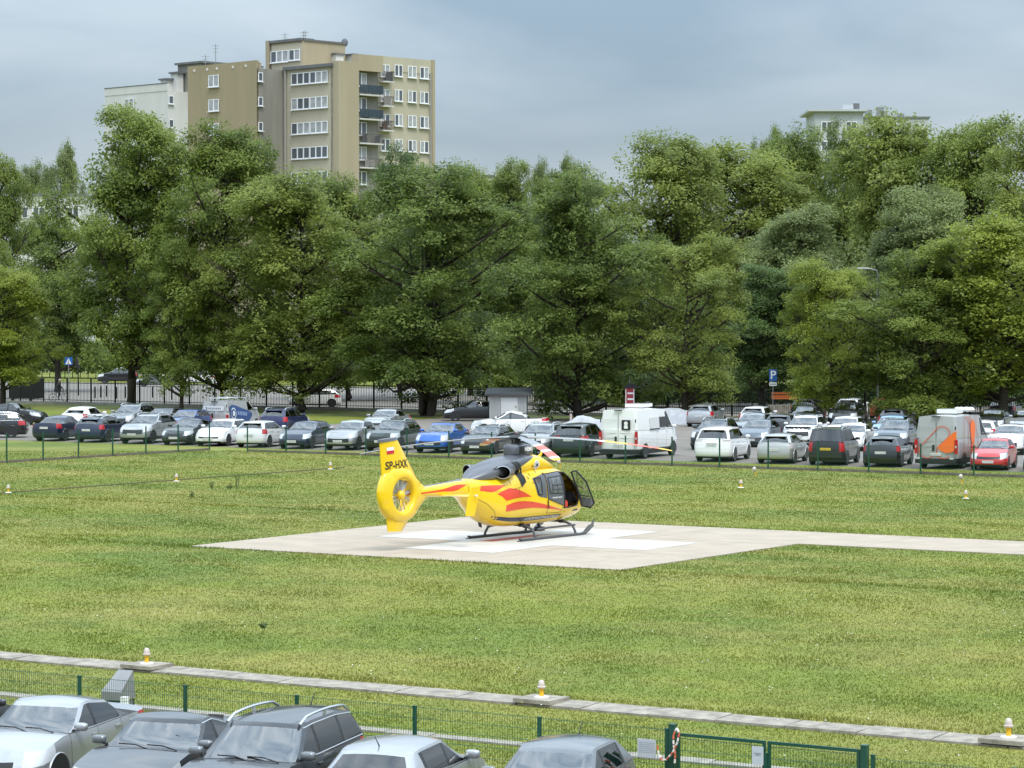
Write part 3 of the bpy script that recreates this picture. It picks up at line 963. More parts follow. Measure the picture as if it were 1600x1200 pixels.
def L3(c, z):
    x, y = cw(c.x, c.y); return (x - TX, y - TY, z)
def prism_c(name, cs, z0, z1, m, parent=None):
    pts = [L3(c, 0)[:2] for c in cs]
    return MB().prism(pts, z0, z1).build(name, m, parent or tower)
def slab_on(name, ca, cb, z0, z1, th, m, off=0.0, parent=None):
    """upright slab along the wall ca-cb, its face `off` outside the wall line"""
    d = (cb - ca).normalized(); nrm = Vector((d.y, -d.x))       # towards the camera side
    a0, b0 = ca + nrm * off, cb + nrm * off
    return prism_c(name, [a0, b0, b0 - nrm * th, a0 - nrm * th], z0, z1, m, parent)
# main volumes
ZA, ZB = zat(98, DB), zat(108, DB)
prism_c('wall', [C0, C1, C1 + qdir * 12, C0 + qdir * 12], 0, ZB + .05, M_GREYWALL)
slab_on('end_wall', C0, C1, 0, zat(95, DB), .35, M_OLIVE, .05)
prism_c('wall', [C2 - pdir * 2, C3, C4, C4 - pdir * 12, C2 + qdir * 14 - pdir * 2], 0, ZB, M_BEIGE)
slab_on('parapet', C0 + pdir * .3, C1, ZB + .05, ZA, .3, M_TAN, -.4)
# the tan pier and the recessed balcony bay on the right-hand face
len_q = (C4 - C3).length
tq = lambda px: solve(C3, qdir, px)
Pq = lambda px: C3 + qdir * tq(px)
slab_on('pier', C3, Pq(553), 0, zat(95, 316), 1.3, M_TAN, .9)
slab_on('parapet', Pq(553.3), Pq(591), zat(117, 324), zat(92, 324), 1.2, M_TAN, .85)
slab_on('parapet', Pq(591.5), C4, ZB, zat(99, 331), .4, M_BEIGE, .06)
slab_on('corner_strip', Pq(674), C4 + qdir * .15, 0, zat(98, 331), .3, M_TAN, .18)
# back of the balcony bay, recess shade painted in by its dark wall colour
slab_on('bay_wall', Pq(553), Pq(591), 0, zat(116, 324), .1, M_GREYWALL, .02)
# flat roofs, eaves, chimneys
slab_on('eave', C2 + pdir * .2, C3, ZB, ZB + .35, 1.8, M_ROOFING, .35)
for px, w_, h_, y0 in ((386, 1.3, -.6, 0), (512, 1.5, 1.1, 3), (538, 1.6, 1.2, 5), (566, .5, .9, 3)):
    c = Vector(((px - 800) / FPX * (DB + 6 + y0), DB + 6 + y0))
    prism_c('chimney', [c, c + pdir * w_, c + pdir * w_ + qdir * 1.2, c + qdir * 1.2], ZB - .5, ZB + 1.2 + h_, M_PALE)
    prism_c('chimney_cap', [c - pdir * .15 - qdir * .15, c + pdir * (w_ + .15) - qdir * .15, c + pdir * (w_ + .15) + qdir * 1.35, c - pdir * .15 + qdir * 1.35], ZB + 1.2 + h_, ZB + 1.4 + h_, M_ROOFING)
# penthouse
DPn = DB + 9
PA = Vector(((425 - 800) / FPX * DPn, DPn)); PB = PA + pdir * solve(PA, pdir, 474); PC = PB + qdir * solve(PB, qdir, 540)
ZP = zat(66, DPn)
prism_c('penthouse', [PA, PB, PC, PC - pdir * (PB - PA).length], ZB - .5, ZP - .25, M_TAN)
slab_on('penthouse_front', PA + pdir * .05, PB - pdir * .05, ZB - .4, ZP - .5, .2, M_BEIGE, .06)
slab_on('eave', PA - pdir * .6, PB, ZP - .25, ZP + .05, 2.0, M_ROOFING, .25)
slab_on('side_fin', PA - pdir * .7, PA - pdir * .15, ZB - .5, ZP + .1, 3, M_TAN, .3)
slab_on('eave', PB + qdir * .05, PC, ZP - .25, ZP - .05, 1.5, M_ROOFING, .15)
# antennas and dish
for px, D_, y0, y1 in ((338, 326, 95, 70), (322, 326, 95, 87), (446, 332, 66, 53), (475, 332, 66, 50), (477.5, 332, 64, 49)):
    c = Vector(((px - 800) / FPX * D_, D_))
    p0, p1 = L3(c, zat(y0, D_) - .6), L3(c, zat(y1, D_))
    b = MB().tube([p0, p1], .045, 5)
    for k in range(3):
        z = p1[2] - .2 - .35 * k
        b.box((p0[0], p0[1], z), (.9 - .2 * k, .04, .04), 0, TH)
    b.build('antenna', M_GREY_METAL, tower)
c = Vector(((540 - 800) / FPX * 334, 334))
b = MB().lathe([(.02, 0), (.3, .05), (.5, .18)], 14, axis='y', cap=False)
b.v = [(p[0] + L3(c, 0)[0], p[1] + L3(c, 0)[1] - .3, p[2] + zat(68, 334)) for p in b.v]
b.build('satellite_dish', mat('dish_grey', (.12, .13, .15), .5), tower, 60)
# down pipes
for cc in (C2 + pdir * .3, C4 - qdir * .35):
    p = L3(cc, 0); q = Vector((*cw(-pdir.y, pdir.x), 0)) * 0
    b = MB().tube([(p[0] + .3 * -ST * -1, p[1] - .3 * CT, 2), (p[0] + .3 * ST, p[1] - .3 * CT, ZB + .2)], .09, 6)
    b.build('down_pipe', mat('pipe_grey', (.33, .32, .30), .5), tower)

def window(parent, ca, d, t0, t1, z0, z1, sashes, org, seed=0, glass=None):
    """frame and mullions standing in a shallow reveal on the wall line ca + d*t"""
    nrm = Vector((d.y, -d.x))
    rng = random.Random(seed)
    w = t1 - t0
    c = ca + d * ((t0 + t1) / 2)
    ox, oy = cw(c.x, c.y)
    dx, dy = cw(d.x, d.y)
    an = math.atan2(dy, dx)
    o = MB()
    h = z1 - z0
    fr = .085
    yo = -.10                      # local -y faces out
    o.box((0, yo, h - fr / 2), (w, .08, fr)); o.box((0, yo, fr / 2), (w, .08, fr))
    for x in (-w / 2 + fr / 2, w / 2 - fr / 2): o.box((x, yo - .002, h / 2), (fr, .084, h - 2 * fr))
    for k in range(1, sashes):
        o.box((-w / 2 + w * k / sashes, yo - .001, h / 2), (.16 if sashes > 1 else .1, .082, h - 2 * fr))
    o.box((0, yo - .06, -.05), (w + .2, .22, .06))
    f = o.build('window', M_FRAME, parent)
    f.location = (ox - org[0], oy - org[1], z0)
    f.rotation_euler = (0, 0, an)
    for k in range(sashes):
        x0 = -w / 2 + w * k / sashes + .08; x1 = -w / 2 + w * (k + 1) / sashes - .08
        m = glass or (M_CURTAIN if rng.random() < .45 else M_PANE)
        MB().box(((x0 + x1) / 2, yo + .015, h / 2), (x1 - x0 - .004, .03, h - 2 * fr - .004)).build('pane', m, f)
    return f
ORG = (TX, TY)
def yz(row_top, row_bot, D): return zat(row_bot, D), zat(row_top, D)
# olive end wall: one column
tp = lambda px: solve(C0, pdir, px)
for i, y in enumerate((116, 154, 192, 231)):
    z0, z1 = yz(y, y + 18.5, DB + 3)
    wofs = C0 + Vector((pdir.y, -pdir.x)) * .06
    window(tower, wofs, pdir, tp(328.5), tp(344.5), z0, z1, 2, ORG, i, M_CURTAIN)
# vent discs under its parapet
for px in (306, 326, 341, 366, 386):
    cc = C0 + pdir * tp(px) + Vector((pdir.y, -pdir.x)) * .06
    b = MB().box((*L3(cc, zat(106, DB + 3))[:2], zat(106, DB + 3)), (.28, .10, .28), 0, TH)
    b.build('vent', M_PALE, tower)
# narrow grey side: small windows
t1 = lambda px: solve(C1, qdir, px)
for i, y in enumerate((115, 153, 192, 231)):
    z0, z1 = yz(y, y + 14, DB + 1)
    window(tower, C1, qdir, t1(403.5), t1(410.5), z0, z1, 1, ORG, 10 + i, M_PANE)
# ribbon windows
t2 = lambda px: solve(C2, pdir, px)
for i, y in enumerate((115, 154, 192.5, 231, 269.5)):
    z0, z1 = yz(y, y + 18, DB + 1)
    window(tower, C2, pdir, t2(457), t2(485.5), z0, z1, 3, ORG, 20 + i)
    window(tower, C2, pdir, t2(486), t2(513.5), z0, z1, 3, ORG, 30 + i)
window(tower, PA + Vector((pdir.y, -pdir.x)) * .06, pdir, solve(PA, pdir, 425.5), solve(PA, pdir, 453), zat(100, DPn), zat(82, DPn), 3, ORG, 77)
window(tower, PA + Vector((pdir.y, -pdir.x)) * .06, pdir, solve(PA, pdir, 454), solve(PA, pdir, 471), zat(99, DPn), zat(82, DPn), 2, ORG, 78)
# right-hand face
for i, y in enumerate((108, 146, 184, 222, 260)):
    for j, (a_, b_) in enumerate(((616, 628.5), (637, 650), (655.5, 669))):
        z0, z1 = yz(y + j * 1.2, y + 18 + j * 1.2, 329 + j)
        window(tower, C3, qdir, tq(a_), tq(b_), z0, z1, 2, ORG, 40 + i * 3 + j)
    z0, z1 = yz(y - 1, y + 18, 327)
    window(tower, C3, qdir, tq(594), tq(608.5), z0, z1, 2, ORG, 90 + i)
    # loggia door inside the bay
    z0, z1 = yz(y + 9, y + 30, 322)
    window(tower, C3, qdir, tq(556), tq(572), z0, z1, 2, ORG, 120 + i)
nq = Vector((qdir.y, -qdir.x))
def balcony(px0, px1, yfloor, D_, depth, panel, seed):
    a0, b0 = Pq(px0), Pq(px1)
    zf = zat(yfloor, D_)
    f = prism_c('balcony', [a0, b0, b0 + nq * depth, a0 + nq * depth], zf - .16, zf, M_SLAB)
    b = MB()
    pts = [L3(c, 0) for c in (a0 + nq * (depth - .05), b0 + nq * (depth - .05), b0 + nq * .1)]
    for p, q in zip(pts, pts[1:]):
        d = Vector((q[0] - p[0], q[1] - p[1])); L = d.length; an = math.atan2(d.y, d.x)
        if panel:
            n = max(2, int(L / .45))
            for k in range(n):
                t = (k + .5) / n
                b.box((p[0] + d.x * t, p[1] + d.y * t, zf + .56), (L / n - .05, .04, .85), 0, an)
        else:
            n = int(L / .16)
            for k in range(n + 1):
                b.box((p[0] + d.x * k / n, p[1] + d.y * k / n, zf + .52), (.03, .03, .94), 0, an)
        b.box((p[0] + d.x / 2, p[1] + d.y / 2, zf + 1.03), (L, .06, .06), 0, an)
    b.build('railing', M_RAIL_BLUE if panel else M_RAIL, f)
    rng = random.Random(seed)
    for k in range(2):
        c = a0.lerp(b0, rng.uniform(.25, .85)) + nq * depth * .6
        MB().box(L3(c, zf + .5), (rng.uniform(.3, .6), .3, rng.uniform(.7, 1.2)), 0, TH).build('balcony_clutter', mat('clutter%d' % (seed % 3), [(.45, .43, .4), (.14, .09, .07), (.1, .11, .12)][seed % 3], .8), f)
for i, y in enumerate((151.5, 189, 226.5, 264)):
    balcony(554, 591, y, 323, .95, i < 2, i)
for i, y in enumerate((133, 170.5, 208)):
    balcony(591.8, 609, y, 327, .8, False, 5 + i)

# white wing behind on the left
DWh = 346.0
wing = empty('white_wing', (*at_depth(263, DWh), 0), 0, 'pale grey lower apartment wing at the left of the tower block', 'building')
WX, WY = wing.location.x, wing.location.y
W1 = Vector(((263 - 800) / FPX * DWh, DWh))
W0 = W1 + pdir * solve(W1, pdir, 165); W2 = W1 + qdir * 9
def wprism(name, cs, z0, z1, m):
    pts = [(cw(c.x, c.y)[0] - WX, cw(c.x, c.y)[1] - WY) for c in cs]
    return MB().prism(pts, z0, z1).build(name, m, wing)
ZW = zat(131, DWh)
wprism('wall', [W0, W1, W2, W0 + qdir * 9], 0, ZW - .9, M_PALE)
nw = Vector((pdir.y, -pdir.x))
wprism('parapet', [W0 + nw * .05, W1 + nw * .05, W1 - nw * .3, W0 - nw * .3], ZW - .9, ZW, M_PALE)
wprism('coping', [W0 + nw * .1, W1 + nw * .1, W1 - nw * .35, W0 - nw * .35], ZW + .003, ZW + .09, M_ROOFING)
for i, y in enumerate((150, 187, 224)):
    window(wing, W0 + nw * .02, pdir, solve(W0, pdir, 197), solve(W0, pdir, 211.5), zat(y + 16, DWh), zat(y, DWh), 2, (WX, WY), i, M_CURTAIN)
    window(wing, W1, qdir, solve(W1, qdir, 264), solve(W1, qdir, 271.5), zat(y + 13, DWh), zat(y, DWh), 1, (WX, WY), i, M_PANE)
c = Vector(((279 - 800) / FPX * (DWh + 4), DWh + 4))
wprism('stair_head', [c, c + pdir * 4.5, c + pdir * 4.5 + qdir * 5, c + qdir * 5], ZW - 1, zat(103, DWh + 4), M_GREYWALL)
wprism('roof_slab', [c - pdir * .3 - qdir * .3, c + pdir * 4.8 - qdir * .3, c + pdir * 4.8 + qdir * 5.3, c - pdir * .3 + qdir * 5.3], zat(103, DWh + 4), zat(103, DWh + 4) + .25, M_ROOFING)
for px, h_ in ((252, 1.2), (268, 2.0)):
    c = Vector(((px - 800) / FPX * (DWh + 3), DWh + 3))
    wprism('chimney', [c, c + pdir * 1.2, c + pdir * 1.2 + qdir, c + qdir], ZW - 1, ZW + h_ - .6, M_PALE)
    wprism('chimney_cap', [c - pdir * .2 - qdir * .2, c + pdir * 1.5 - qdir * .2, c + pdir * 1.5 + qdir * 1.3, c - pdir * .2 + qdir * 1.3], ZW + h_ - .6, ZW + h_ - .4, M_ROOFING)

M_FARGREY = mat('far_grey_render', (.46, .48, .50), .9, var=.12, vscale=.3)
# plain far buildings, each a box with storeys of windows and a roof edge
def far_block(name, label, px0, px1, ytop, D, depth, rows, cols, m, overhang=0.0, ywin=None):
    x, y = at_depth(px0, D)
    o = empty(name, (x, y, 0), TH, label, 'building')
    w = (px1 - px0) * D / FPX; h = zat(ytop, D)
    MB().box((w / 2, depth / 2, h / 2), (w, depth, h)).build('wall', m, o)
    MB().box((w / 2 - overhang * .2, depth / 2, h + .15), (w + .3 + overhang, depth + .3 + overhang, .3)).build('roof', M_ROOFING if not overhang else M_FARGREY, o)
    for r in range(rows):
        for cidx in range(cols):
            cx = w * (cidx + .5) / cols; z = h - 2.2 - r * 2.9
            f = MB().box((cx, -.03, z), (1.7, .08, 1.5)).build('window', M_FRAME, o)
            for sx in (-1, 1): MB().box((cx + sx * .38, -.085, z), (.62, .04, 1.25)).build('pane', M_PANE, f)
    return o, w, h
far_block('low_block', 'low pale block glimpsed behind the trees at the far left', 22, 128, 306, 372, 12, 2, 4, M_PALE)
far_block('far_block', 'flat white roof just visible in the skyline gap', 720, 772, 277, 420, 12, 1, 3, M_PALE)
o, w, h = far_block('far_tower', 'far pale flat roofed building above the trees on the right', 1272, 1348, 175, 420, 12, 3, 2, M_FARGREY, 1.2)
MB().box((w * .72, 3, h + .75), (1.6, 1.6, .9)).build('roof_hut', M_FARGREY, o)
MB().box((w * .9, 3, h + .8), (.9, 1, 1.2)).build('vent_stack', M_ROOFING, o)
o, w, h = far_block('far_tower', 'long far pale roof with vents just right of the flat roofed building', 1349, 1450, 186, 424, 12, 2, 4, M_FARGREY)
for k, (fx, hh) in enumerate(((.12, 1.6), (.3, 2.0), (.36, 1.4), (.62, 1.0))):
    MB().box((w * fx, 4, h + hh / 2), (1.0, 1.0, hh)).build('vent_stack', M_GREY_METAL, o)

# ------------------------------------------------------------------ grey shed by the picket fence
sx_, sy_ = on_line(795, 163)
shed = empty('shed', (sx_, sy_, 0), TH + R(-3), 'small grey metal shed with a white door and sloping roof', 'shed')
mw_ = mat('shed_sheet', (.46, .46, .45), .6, var=.1, vscale=2)
sw, sd, sh = 2.55, 2.2, 1.80
n = 13
for k in range(n):
    x = -sw / 2 + sw * (k + .5) / n
    MB().box((x, -sd / 2, sh / 2), (sw / n - .02, .06, sh)).build('wall_sheet', mw_, shed)
MB().box((0, .02, sh / 2), (sw - .02, sd - .06, sh - .02)).build('wall', mw_, shed)
MB().add([(-sw / 2 - .3, -sd / 2 - .35, sh - .02), (sw / 2 + .3, -sd / 2 - .35, sh - .02), (sw / 2 + .3, sd / 2 + .3, sh + .30), (-sw / 2 - .3, sd / 2 + .3, sh + .30),
          (-sw / 2 - .3, -sd / 2 - .35, sh + .12), (sw / 2 + .3, -sd / 2 - .35, sh + .12), (sw / 2 + .3, sd / 2 + .3, sh + .44), (-sw / 2 - .3, sd / 2 + .3, sh + .44)],
         [(3, 2, 1, 0), (4, 5, 6, 7), (0, 1, 5, 4), (1, 2, 6, 5), (2, 3, 7, 6), (3, 0, 4, 7)]).build('roof', mat('roof_felt', (.10, .105, .11), .8, var=.2, vscale=2), shed)
d_ = MB().box((.1, -sd / 2 - .045, .84), (1.15, .05, 1.6)).build('door', mat('shed_door', (.68, .68, .67), .5), shed)
MB().box((.55, -sd / 2 - .085, 1.0), (.04, .04, .14)).build('handle', M_DARK, d_)
# ================================================================== cars
def paint(name, col, metal=0.35, rough=0.28):
    return mat('paint_' + name, col, rough, metal=metal, spec=.5, coat=.8)
PAINT = {
    'silver': paint('silver', (.40, .41, .42), .55), 'white': paint('white', (.78, .78, .77), 0.0), 'pearl': paint('pearl', (.70, .70, .70), .1),
    'black': paint('black', (.012, .013, .015), .1), 'graphite': paint('graphite', (.034, .037, .041), .35), 'navy': paint('navy', (.016, .024, .055), .3),
    'blue': paint('blue', (.025, .12, .46), .3), 'deepblue': paint('deepblue', (.012, .016, .075), .3), 'red': paint('red', (.50, .030, .035), .1),
    'grey': paint('grey', (.17, .18, .19), .5), 'slate': paint('slate', (.10, .125, .15), .45), 'lightblue': paint('lightblue', (.22, .38, .58), .3),
    'greenblack': paint('greenblack', (.022, .032, .030), .3), 'steel': paint('steel', (.26, .28, .30), .5), 'midblue': paint('midblue', (.03, .07, .22), .3),
    'vangrey': paint('vangrey', (.42, .43, .43), .2), 'warmsilver': paint('warmsilver', (.46, .46, .44), .5),
}
def thin_glass(name, tint, refl):
    m = bpy.data.materials.new(name); m.use_nodes = True
    n, l = nodes_of(m); n.remove(n['Principled BSDF'])
    tr = n.new('ShaderNodeBsdfTransparent'); tr.inputs[0].default_value = (*tint, 1)
    gl = n.new('ShaderNodeBsdfGlossy'); gl.inputs['Roughness'].default_value = .02
    fr = n.new('ShaderNodeFresnel'); fr.inputs[0].default_value = refl
    ms = n.new('ShaderNodeMixShader')
    l.new(fr.outputs[0], ms.inputs[0]); l.new(tr.outputs[0], ms.inputs[1]); l.new(gl.outputs[0], ms.inputs[2])
    l.new(ms.outputs[0], n['Material Output'].inputs['Surface'])
    return m
M_GLASS = thin_glass('car_glass', (.44, .48, .48), 2.2)
M_SCREEN = thin_glass('windscreen_glass', (.66, .70, .69), 3.3)
M_CABIN = mat('cabin_interior', (.030, .030, .032), .8)
M_SEATS = mat('car_seat', (.050, .050, .054), .85)
M_TRIM = mat('black_trim', (.016, .016, .017), .45)
M_GAP = mat('panel_gap', (.010, .010, .010), .8)
M_TYRE = mat('tyre', (.016, .016, .017), .8)
M_RIM = mat('alloy', (.42, .43, .44), .3, metal=.7)
M_CHROME = mat('chrome', (.62, .63, .64), .18, metal=.9)
M_HEAD = mat('headlamp', (.50, .52, .54), .08, spec=.9)
M_TAIL = mat('tail_lamp', (.42, .012, .018), .15, spec=.8)
M_TAILCLEAR = mat('clear_tail_lamp', (.55, .50, .50), .12, spec=.8)
M_GRILLE = mat('grille', (.014, .014, .015), .4)
def plate_mat(name, base):
    m = mat(name, base, .45)
    n, l = nodes_of(m); bs = n['Principled BSDF']
    tc = n.new('ShaderNodeTexCoord'); sp = n.new('ShaderNodeSeparateXYZ')
    l.new(tc.outputs['Generated'], sp.inputs[0])
    no = n.new('ShaderNodeTexNoise'); no.inputs['Scale'].default_value = 22; no.inputs['Detail'].default_value = 1
    l.new(tc.outputs['Generated'], no.inputs['Vector'])
    g = n.new('ShaderNodeMath'); g.operation = 'GREATER_THAN'; g.inputs[1].default_value = .52
    l.new(no.outputs['Fac'], g.inputs[0])
    band = n.new('ShaderNodeMath'); band.operation = 'COMPARE'; band.inputs[1].default_value = .5; band.inputs[2].default_value = .27
    l.new(sp.outputs['Z'], band.inputs[0])
    mu = n.new('ShaderNodeMath'); mu.operation = 'MULTIPLY'
    l.new(g.outputs[0], mu.inputs[0]); l.new(band.outputs[0], mu.inputs[1])
    mx = n.new('ShaderNodeMix'); mx.data_type = 'RGBA'
    mx.inputs[6].default_value = (*base, 1); mx.inputs[7].default_value = (.06, .06, .07, 1)
    l.new(mu.outputs[0], mx.inputs[0]); l.new(mx.outputs[2], bs.inputs['Base Color'])
    return m
M_PLATE = plate_mat('number_plate', (.72, .72, .70))
M_PLATE_Y = plate_mat('yellow_plate', (.70, .48, .03))

def lerp(a, b, t): return a + (b - a) * t
def interp(x, pts):
    pts = sorted(pts)
    if x <= pts[0][0]: return pts[0][1]
    for (a, ya), (b, yb) in zip(pts, pts[1:]):
        if x <= b:
            t = (x - a) / (b - a); t = t * t * (3 - 2 * t) * .5 + t * .5
            return ya + (yb - ya) * t
    return pts[-1][1]

def half_ring(xf, xr, hw, cf, cr, bow_f, bow_r, side, nfe=5, nco=4, nrear=4):
    """front centre -> corner -> side stations -> corner -> rear centre (y >= 0)
       cf, cr: corner size (along x, along y)"""
    P = []
    yf = hw - cf[1]
    fx = lambda y: xf - bow_f * (y / hw) ** 2
    for k in range(nfe):
        y = yf * k / (nfe - 1); P.append((fx(y), y))
    x0 = fx(yf)
    for k in range(1, nco):
        a = math.pi / 2 * k / nco
        P.append((x0 - cf[0] * (1 - math.cos(a)) , yf + cf[1] * math.sin(a)))
    for x in side: P.append((x, hw * (1 - .018 * (abs(x) / 2.2) ** 2)))
    yr = hw - cr[1]
    rx = lambda y: xr + bow_r * (y / hw) ** 2
    x1 = rx(yr)
    for k in range(nco - 1, 0, -1):
        a = math.pi / 2 * k / nco
        P.append((x1 + cr[0] * (1 - math.cos(a)), yr + cr[1] * math.sin(a)))
    for k in range(nrear):
        y = yr * (1 - k / (nrear - 1)); P.append((rx(y), y))
    return P

CAR_CACHE = {}
def car_parts(kind, S):
    """part list [(name, mesh, slot kind, parent name)] for one body style; meshes are shared by all cars of the style"""
    if kind in CAR_CACHE: return CAR_CACHE[kind]
    L, W, H = S['L'], S['W'], S['H']
    gc = S.get('gc', .19)
    hl, hw = L / 2, W / 2
    zb = lambda x: interp(x, [(hl, S['h0']), (hl - .25, S['h0'] + .10), (S['xc'], S['hc']), (S['xc'] - 1.0, S['hc'] - .01), (S['xt'], S['hb']), (-hl, S.get('hd', S['hb'] - .05))])
    nfe, nco, nrear = 5, 4, 5
    crown = S.get('crown', .05)
    gaps = S['gaps']
    wf, wr_ = S['wheels']; wrad = S.get('wr', .32)
    # ---- lower body
    tl = [0, .10, .22, .36, .52, .68, .84, 1.0]
    fo = S.get('fo', [-.16, -.05, -.01, 0, 0, -.03, -.09, -.24])
    ro = S.get('ro', [-.14, -.04, 0, 0, -.01, -.03, -.06, -.12])
    wo = [.90, .955, .985, 1.0, 1.0, .995, .985, .945]
    sd = []
    xa, xb = hl - .62, -hl + .55
    st = sorted({xa, xb, *[g + .007 for g in gaps], *[g - .007 for g in gaps], wf + .1, wr_, 0.0, (wf + gaps[0]) / 2}, reverse=True)
    st = [x for i, x in enumerate(st)]
    rings = []
    for t, f, r, w in zip(tl, fo, ro, wo):
        half = half_ring(hl + f, -hl - r, hw * w, (.40, .30), (.34, .24), .20, .12, st, nfe, nco, nrear)
        n = len(half)
        ring = [(x, y, gc + t * (zb(x) - gc) + crown * t ** 4 * max(0, 1 - (y / hw) ** 2)) for x, y in half]
        rings.append(ring)
    n = len(rings[0])
    iF = nfe + nco - 1                       # index of the first side station
    iR = iF + len(st)                        # first index after the side stations
    body = MB()
    parts = {}
    def P(name, slot, key=None):
        return parts.setdefault(key or name, [name, MB(), slot])[1]
    gapcols = {iF + i for i in range(len(st) - 1) if st[i] - st[i + 1] < .02}
    for r in range(len(tl) - 1):
        for c in range(n - 1):
            for side in (1, -1):
                q = [rings[r][c], rings[r][c + 1], rings[r + 1][c + 1], rings[r + 1][c]]
                q = [(x, y * side, z) for x, y, z in q]
                fs = [(0, 1, 2, 3)] if side == 1 else [(3, 2, 1, 0)]
                key = None
                if S.get('head') and r in S['head'][0] and S['head'][1] <= c < S['head'][2]:
                    P('headlight', 'head', 'headlight%d' % side).add(q, fs); continue
                if S.get('tail') and r in S['tail'][0] and n - 1 - S['tail'][2] <= c < n - 1 - S['tail'][1]:
                    P('tail_light', 'tail', 'taillight%d' % side).add(q, fs); continue
                if r in S.get('grille', ((), 0))[0] and c < S['grille'][1]:
                    P('grille', 'grille').add(q, fs); continue
                if r in (1,) and c < 5:
                    P('air_intake', 'grille').add(q, fs); continue
                mi = 0
                if r == 0 or (S.get('clad') and r <= 1): mi = 1
                if r >= 1 and c in gapcols and r < 7: mi = 1
                body.add(q, fs, mi)
    top = rings[-1]
    M = 8
    rows = []
    for (x, y, z) in top:
        ze = z - crown * max(0, 1 - (y / hw) ** 2)
        rows.append([(x, y * (1 - 2 * k / M), ze + crown * max(0, 1 - (y * (1 - 2 * k / M) / hw) ** 2)) for k in range(M + 1)])
    for i in range(len(rows) - 1):
        xm = (rows[i][0][0] + rows[i + 1][0][0]) / 2
        body.grid([rows[i], rows[i + 1]], 3 if S['xt'] + .12 < xm < S['xc'] - .15 else 0)
    bot = rings[0]
    body.grid([[(x, y, z), (x, -y, z)] for x, y, z in bot], 1)
    # ---- cabin
    tc_ = [0, .07, .30, .60, .90, 1.0]
    xc, xh, xrr, xt = S['xc'], S['xh'], S['xr'], S['xt']
    cw_, rw_ = S.get('cabw', .91), S.get('roofw', .70)
    xm = lerp(xh, xrr, .42)
    zroof = lambda x: H - .06 - S.get('rf', .055) * 1.15 * max(0, (x - xm) / (xh - xm)) ** 2.2 - S.get('rr', .07) * 1.25 * max(0, (xm - x) / (xm - xrr)) ** 2.2
    rc = S.get('roofcrown', .06)
    pil = S['pillars']                       # [(x, half width)]
    cr_ = []
    for t in tc_:
        e = t ** .92
        xf = lerp(xc, xh, e); xr = lerp(xt, xrr, t ** S.get('rearp', 1.0))
        hwc = hw * lerp(cw_, rw_, t ** 1.25)
        a0 = xf - S.get('acorner', .34); b0 = xr + S.get('ccorner', .22)
        s_ = [a0]
        for px_, pw_ in pil:
            s_ += [px_ + pw_, px_ - pw_]
        s_ += [b0]
        # keep stations ordered
        for i in range(1, len(s_) - 1): s_[i] = min(s_[i], s_[i - 1] - .004)
        for i in range(len(s_) - 2, -1, -1): s_[i] = max(s_[i], s_[i + 1] + .004)
        half = half_ring(xf, xr, hwc, (.20, .26), (S.get('ccorner', .22) * .8, .18), .16, .08, s_, nfe, nco, nrear)
        zz = []
        for x, y in half:
            z0 = zb(x) - .012 + crown * max(0, 1 - (y / hw) ** 2)
            z = lerp(z0, zroof(x) + rc * max(0, 1 - (y / (hw * rw_)) ** 2), t)
            zz.append((x, y, z))
        cr_.append(zz)
    n2 = len(cr_[0]); jF = nfe + nco - 1; jR = n2 - (nrear + nco - 1)
    glass_cols = S['glass']                  # per side interval: True glass
    for r in range(len(tc_) - 1):
        for c in range(n2 - 1):
            for side in (1, -1):
                q = [cr_[r][c], cr_[r][c + 1], cr_[r + 1][c + 1], cr_[r + 1][c]]
                q = [(x, y * side, z) for x, y, z in q]
                fs = [(0, 1, 2, 3)] if side == 1 else [(3, 2, 1, 0)]
                mi = 0
                gr = 1 <= r <= 3
                if gr:
                    if c < nfe + 2 - S.get('apil', 0):
                        P('windscreen', 'screen').add(q, fs); continue
                    if c >= n2 - nrear - 1 and S.get('rearglass', True):
                        P('rear_window', 'glass').add(q, fs); continue
                    if jF <= c < jR - 1:
                        k = c - jF
                        if k % 2 == 0:
                            if glass_cols[k // 2]:
                                P('side_window', 'glass', 'sw%d_%d' % (k // 2, side)).add(q, fs); continue
                        else:
                            mi = 1 if S.get('bpil', True) else 0
                elif r == 0 and c < nfe + 1: mi = 1
                body.add(q, fs, mi)
    rt = cr_[-1]
    wr2 = hw * rw_
    body.grid([[(x, y * (1 - 2 * k / M), z - rc * max(0, 1 - (y / wr2) ** 2) + rc * max(0, 1 - (y * (1 - 2 * k / M) / wr2) ** 2)) for k in range(M + 1)] for x, y, z in rt], 2 if S.get('blackroof') else 0)
    out = [('body', body.mesh('body', [PAINT['grey'], M_TRIM, M_TRIM, M_CABIN], 38), 'paint', None)]
    SL = {'head': M_HEAD, 'tail': M_TAIL, 'tailclear': M_TAILCLEAR, 'grille': M_GRILLE, 'glass': M_GLASS, 'screen': M_SCREEN}
    for key, (name, mb, slot) in parts.items():
        out.append((name, mb.mesh(name, SL[slot], 50), slot, None))
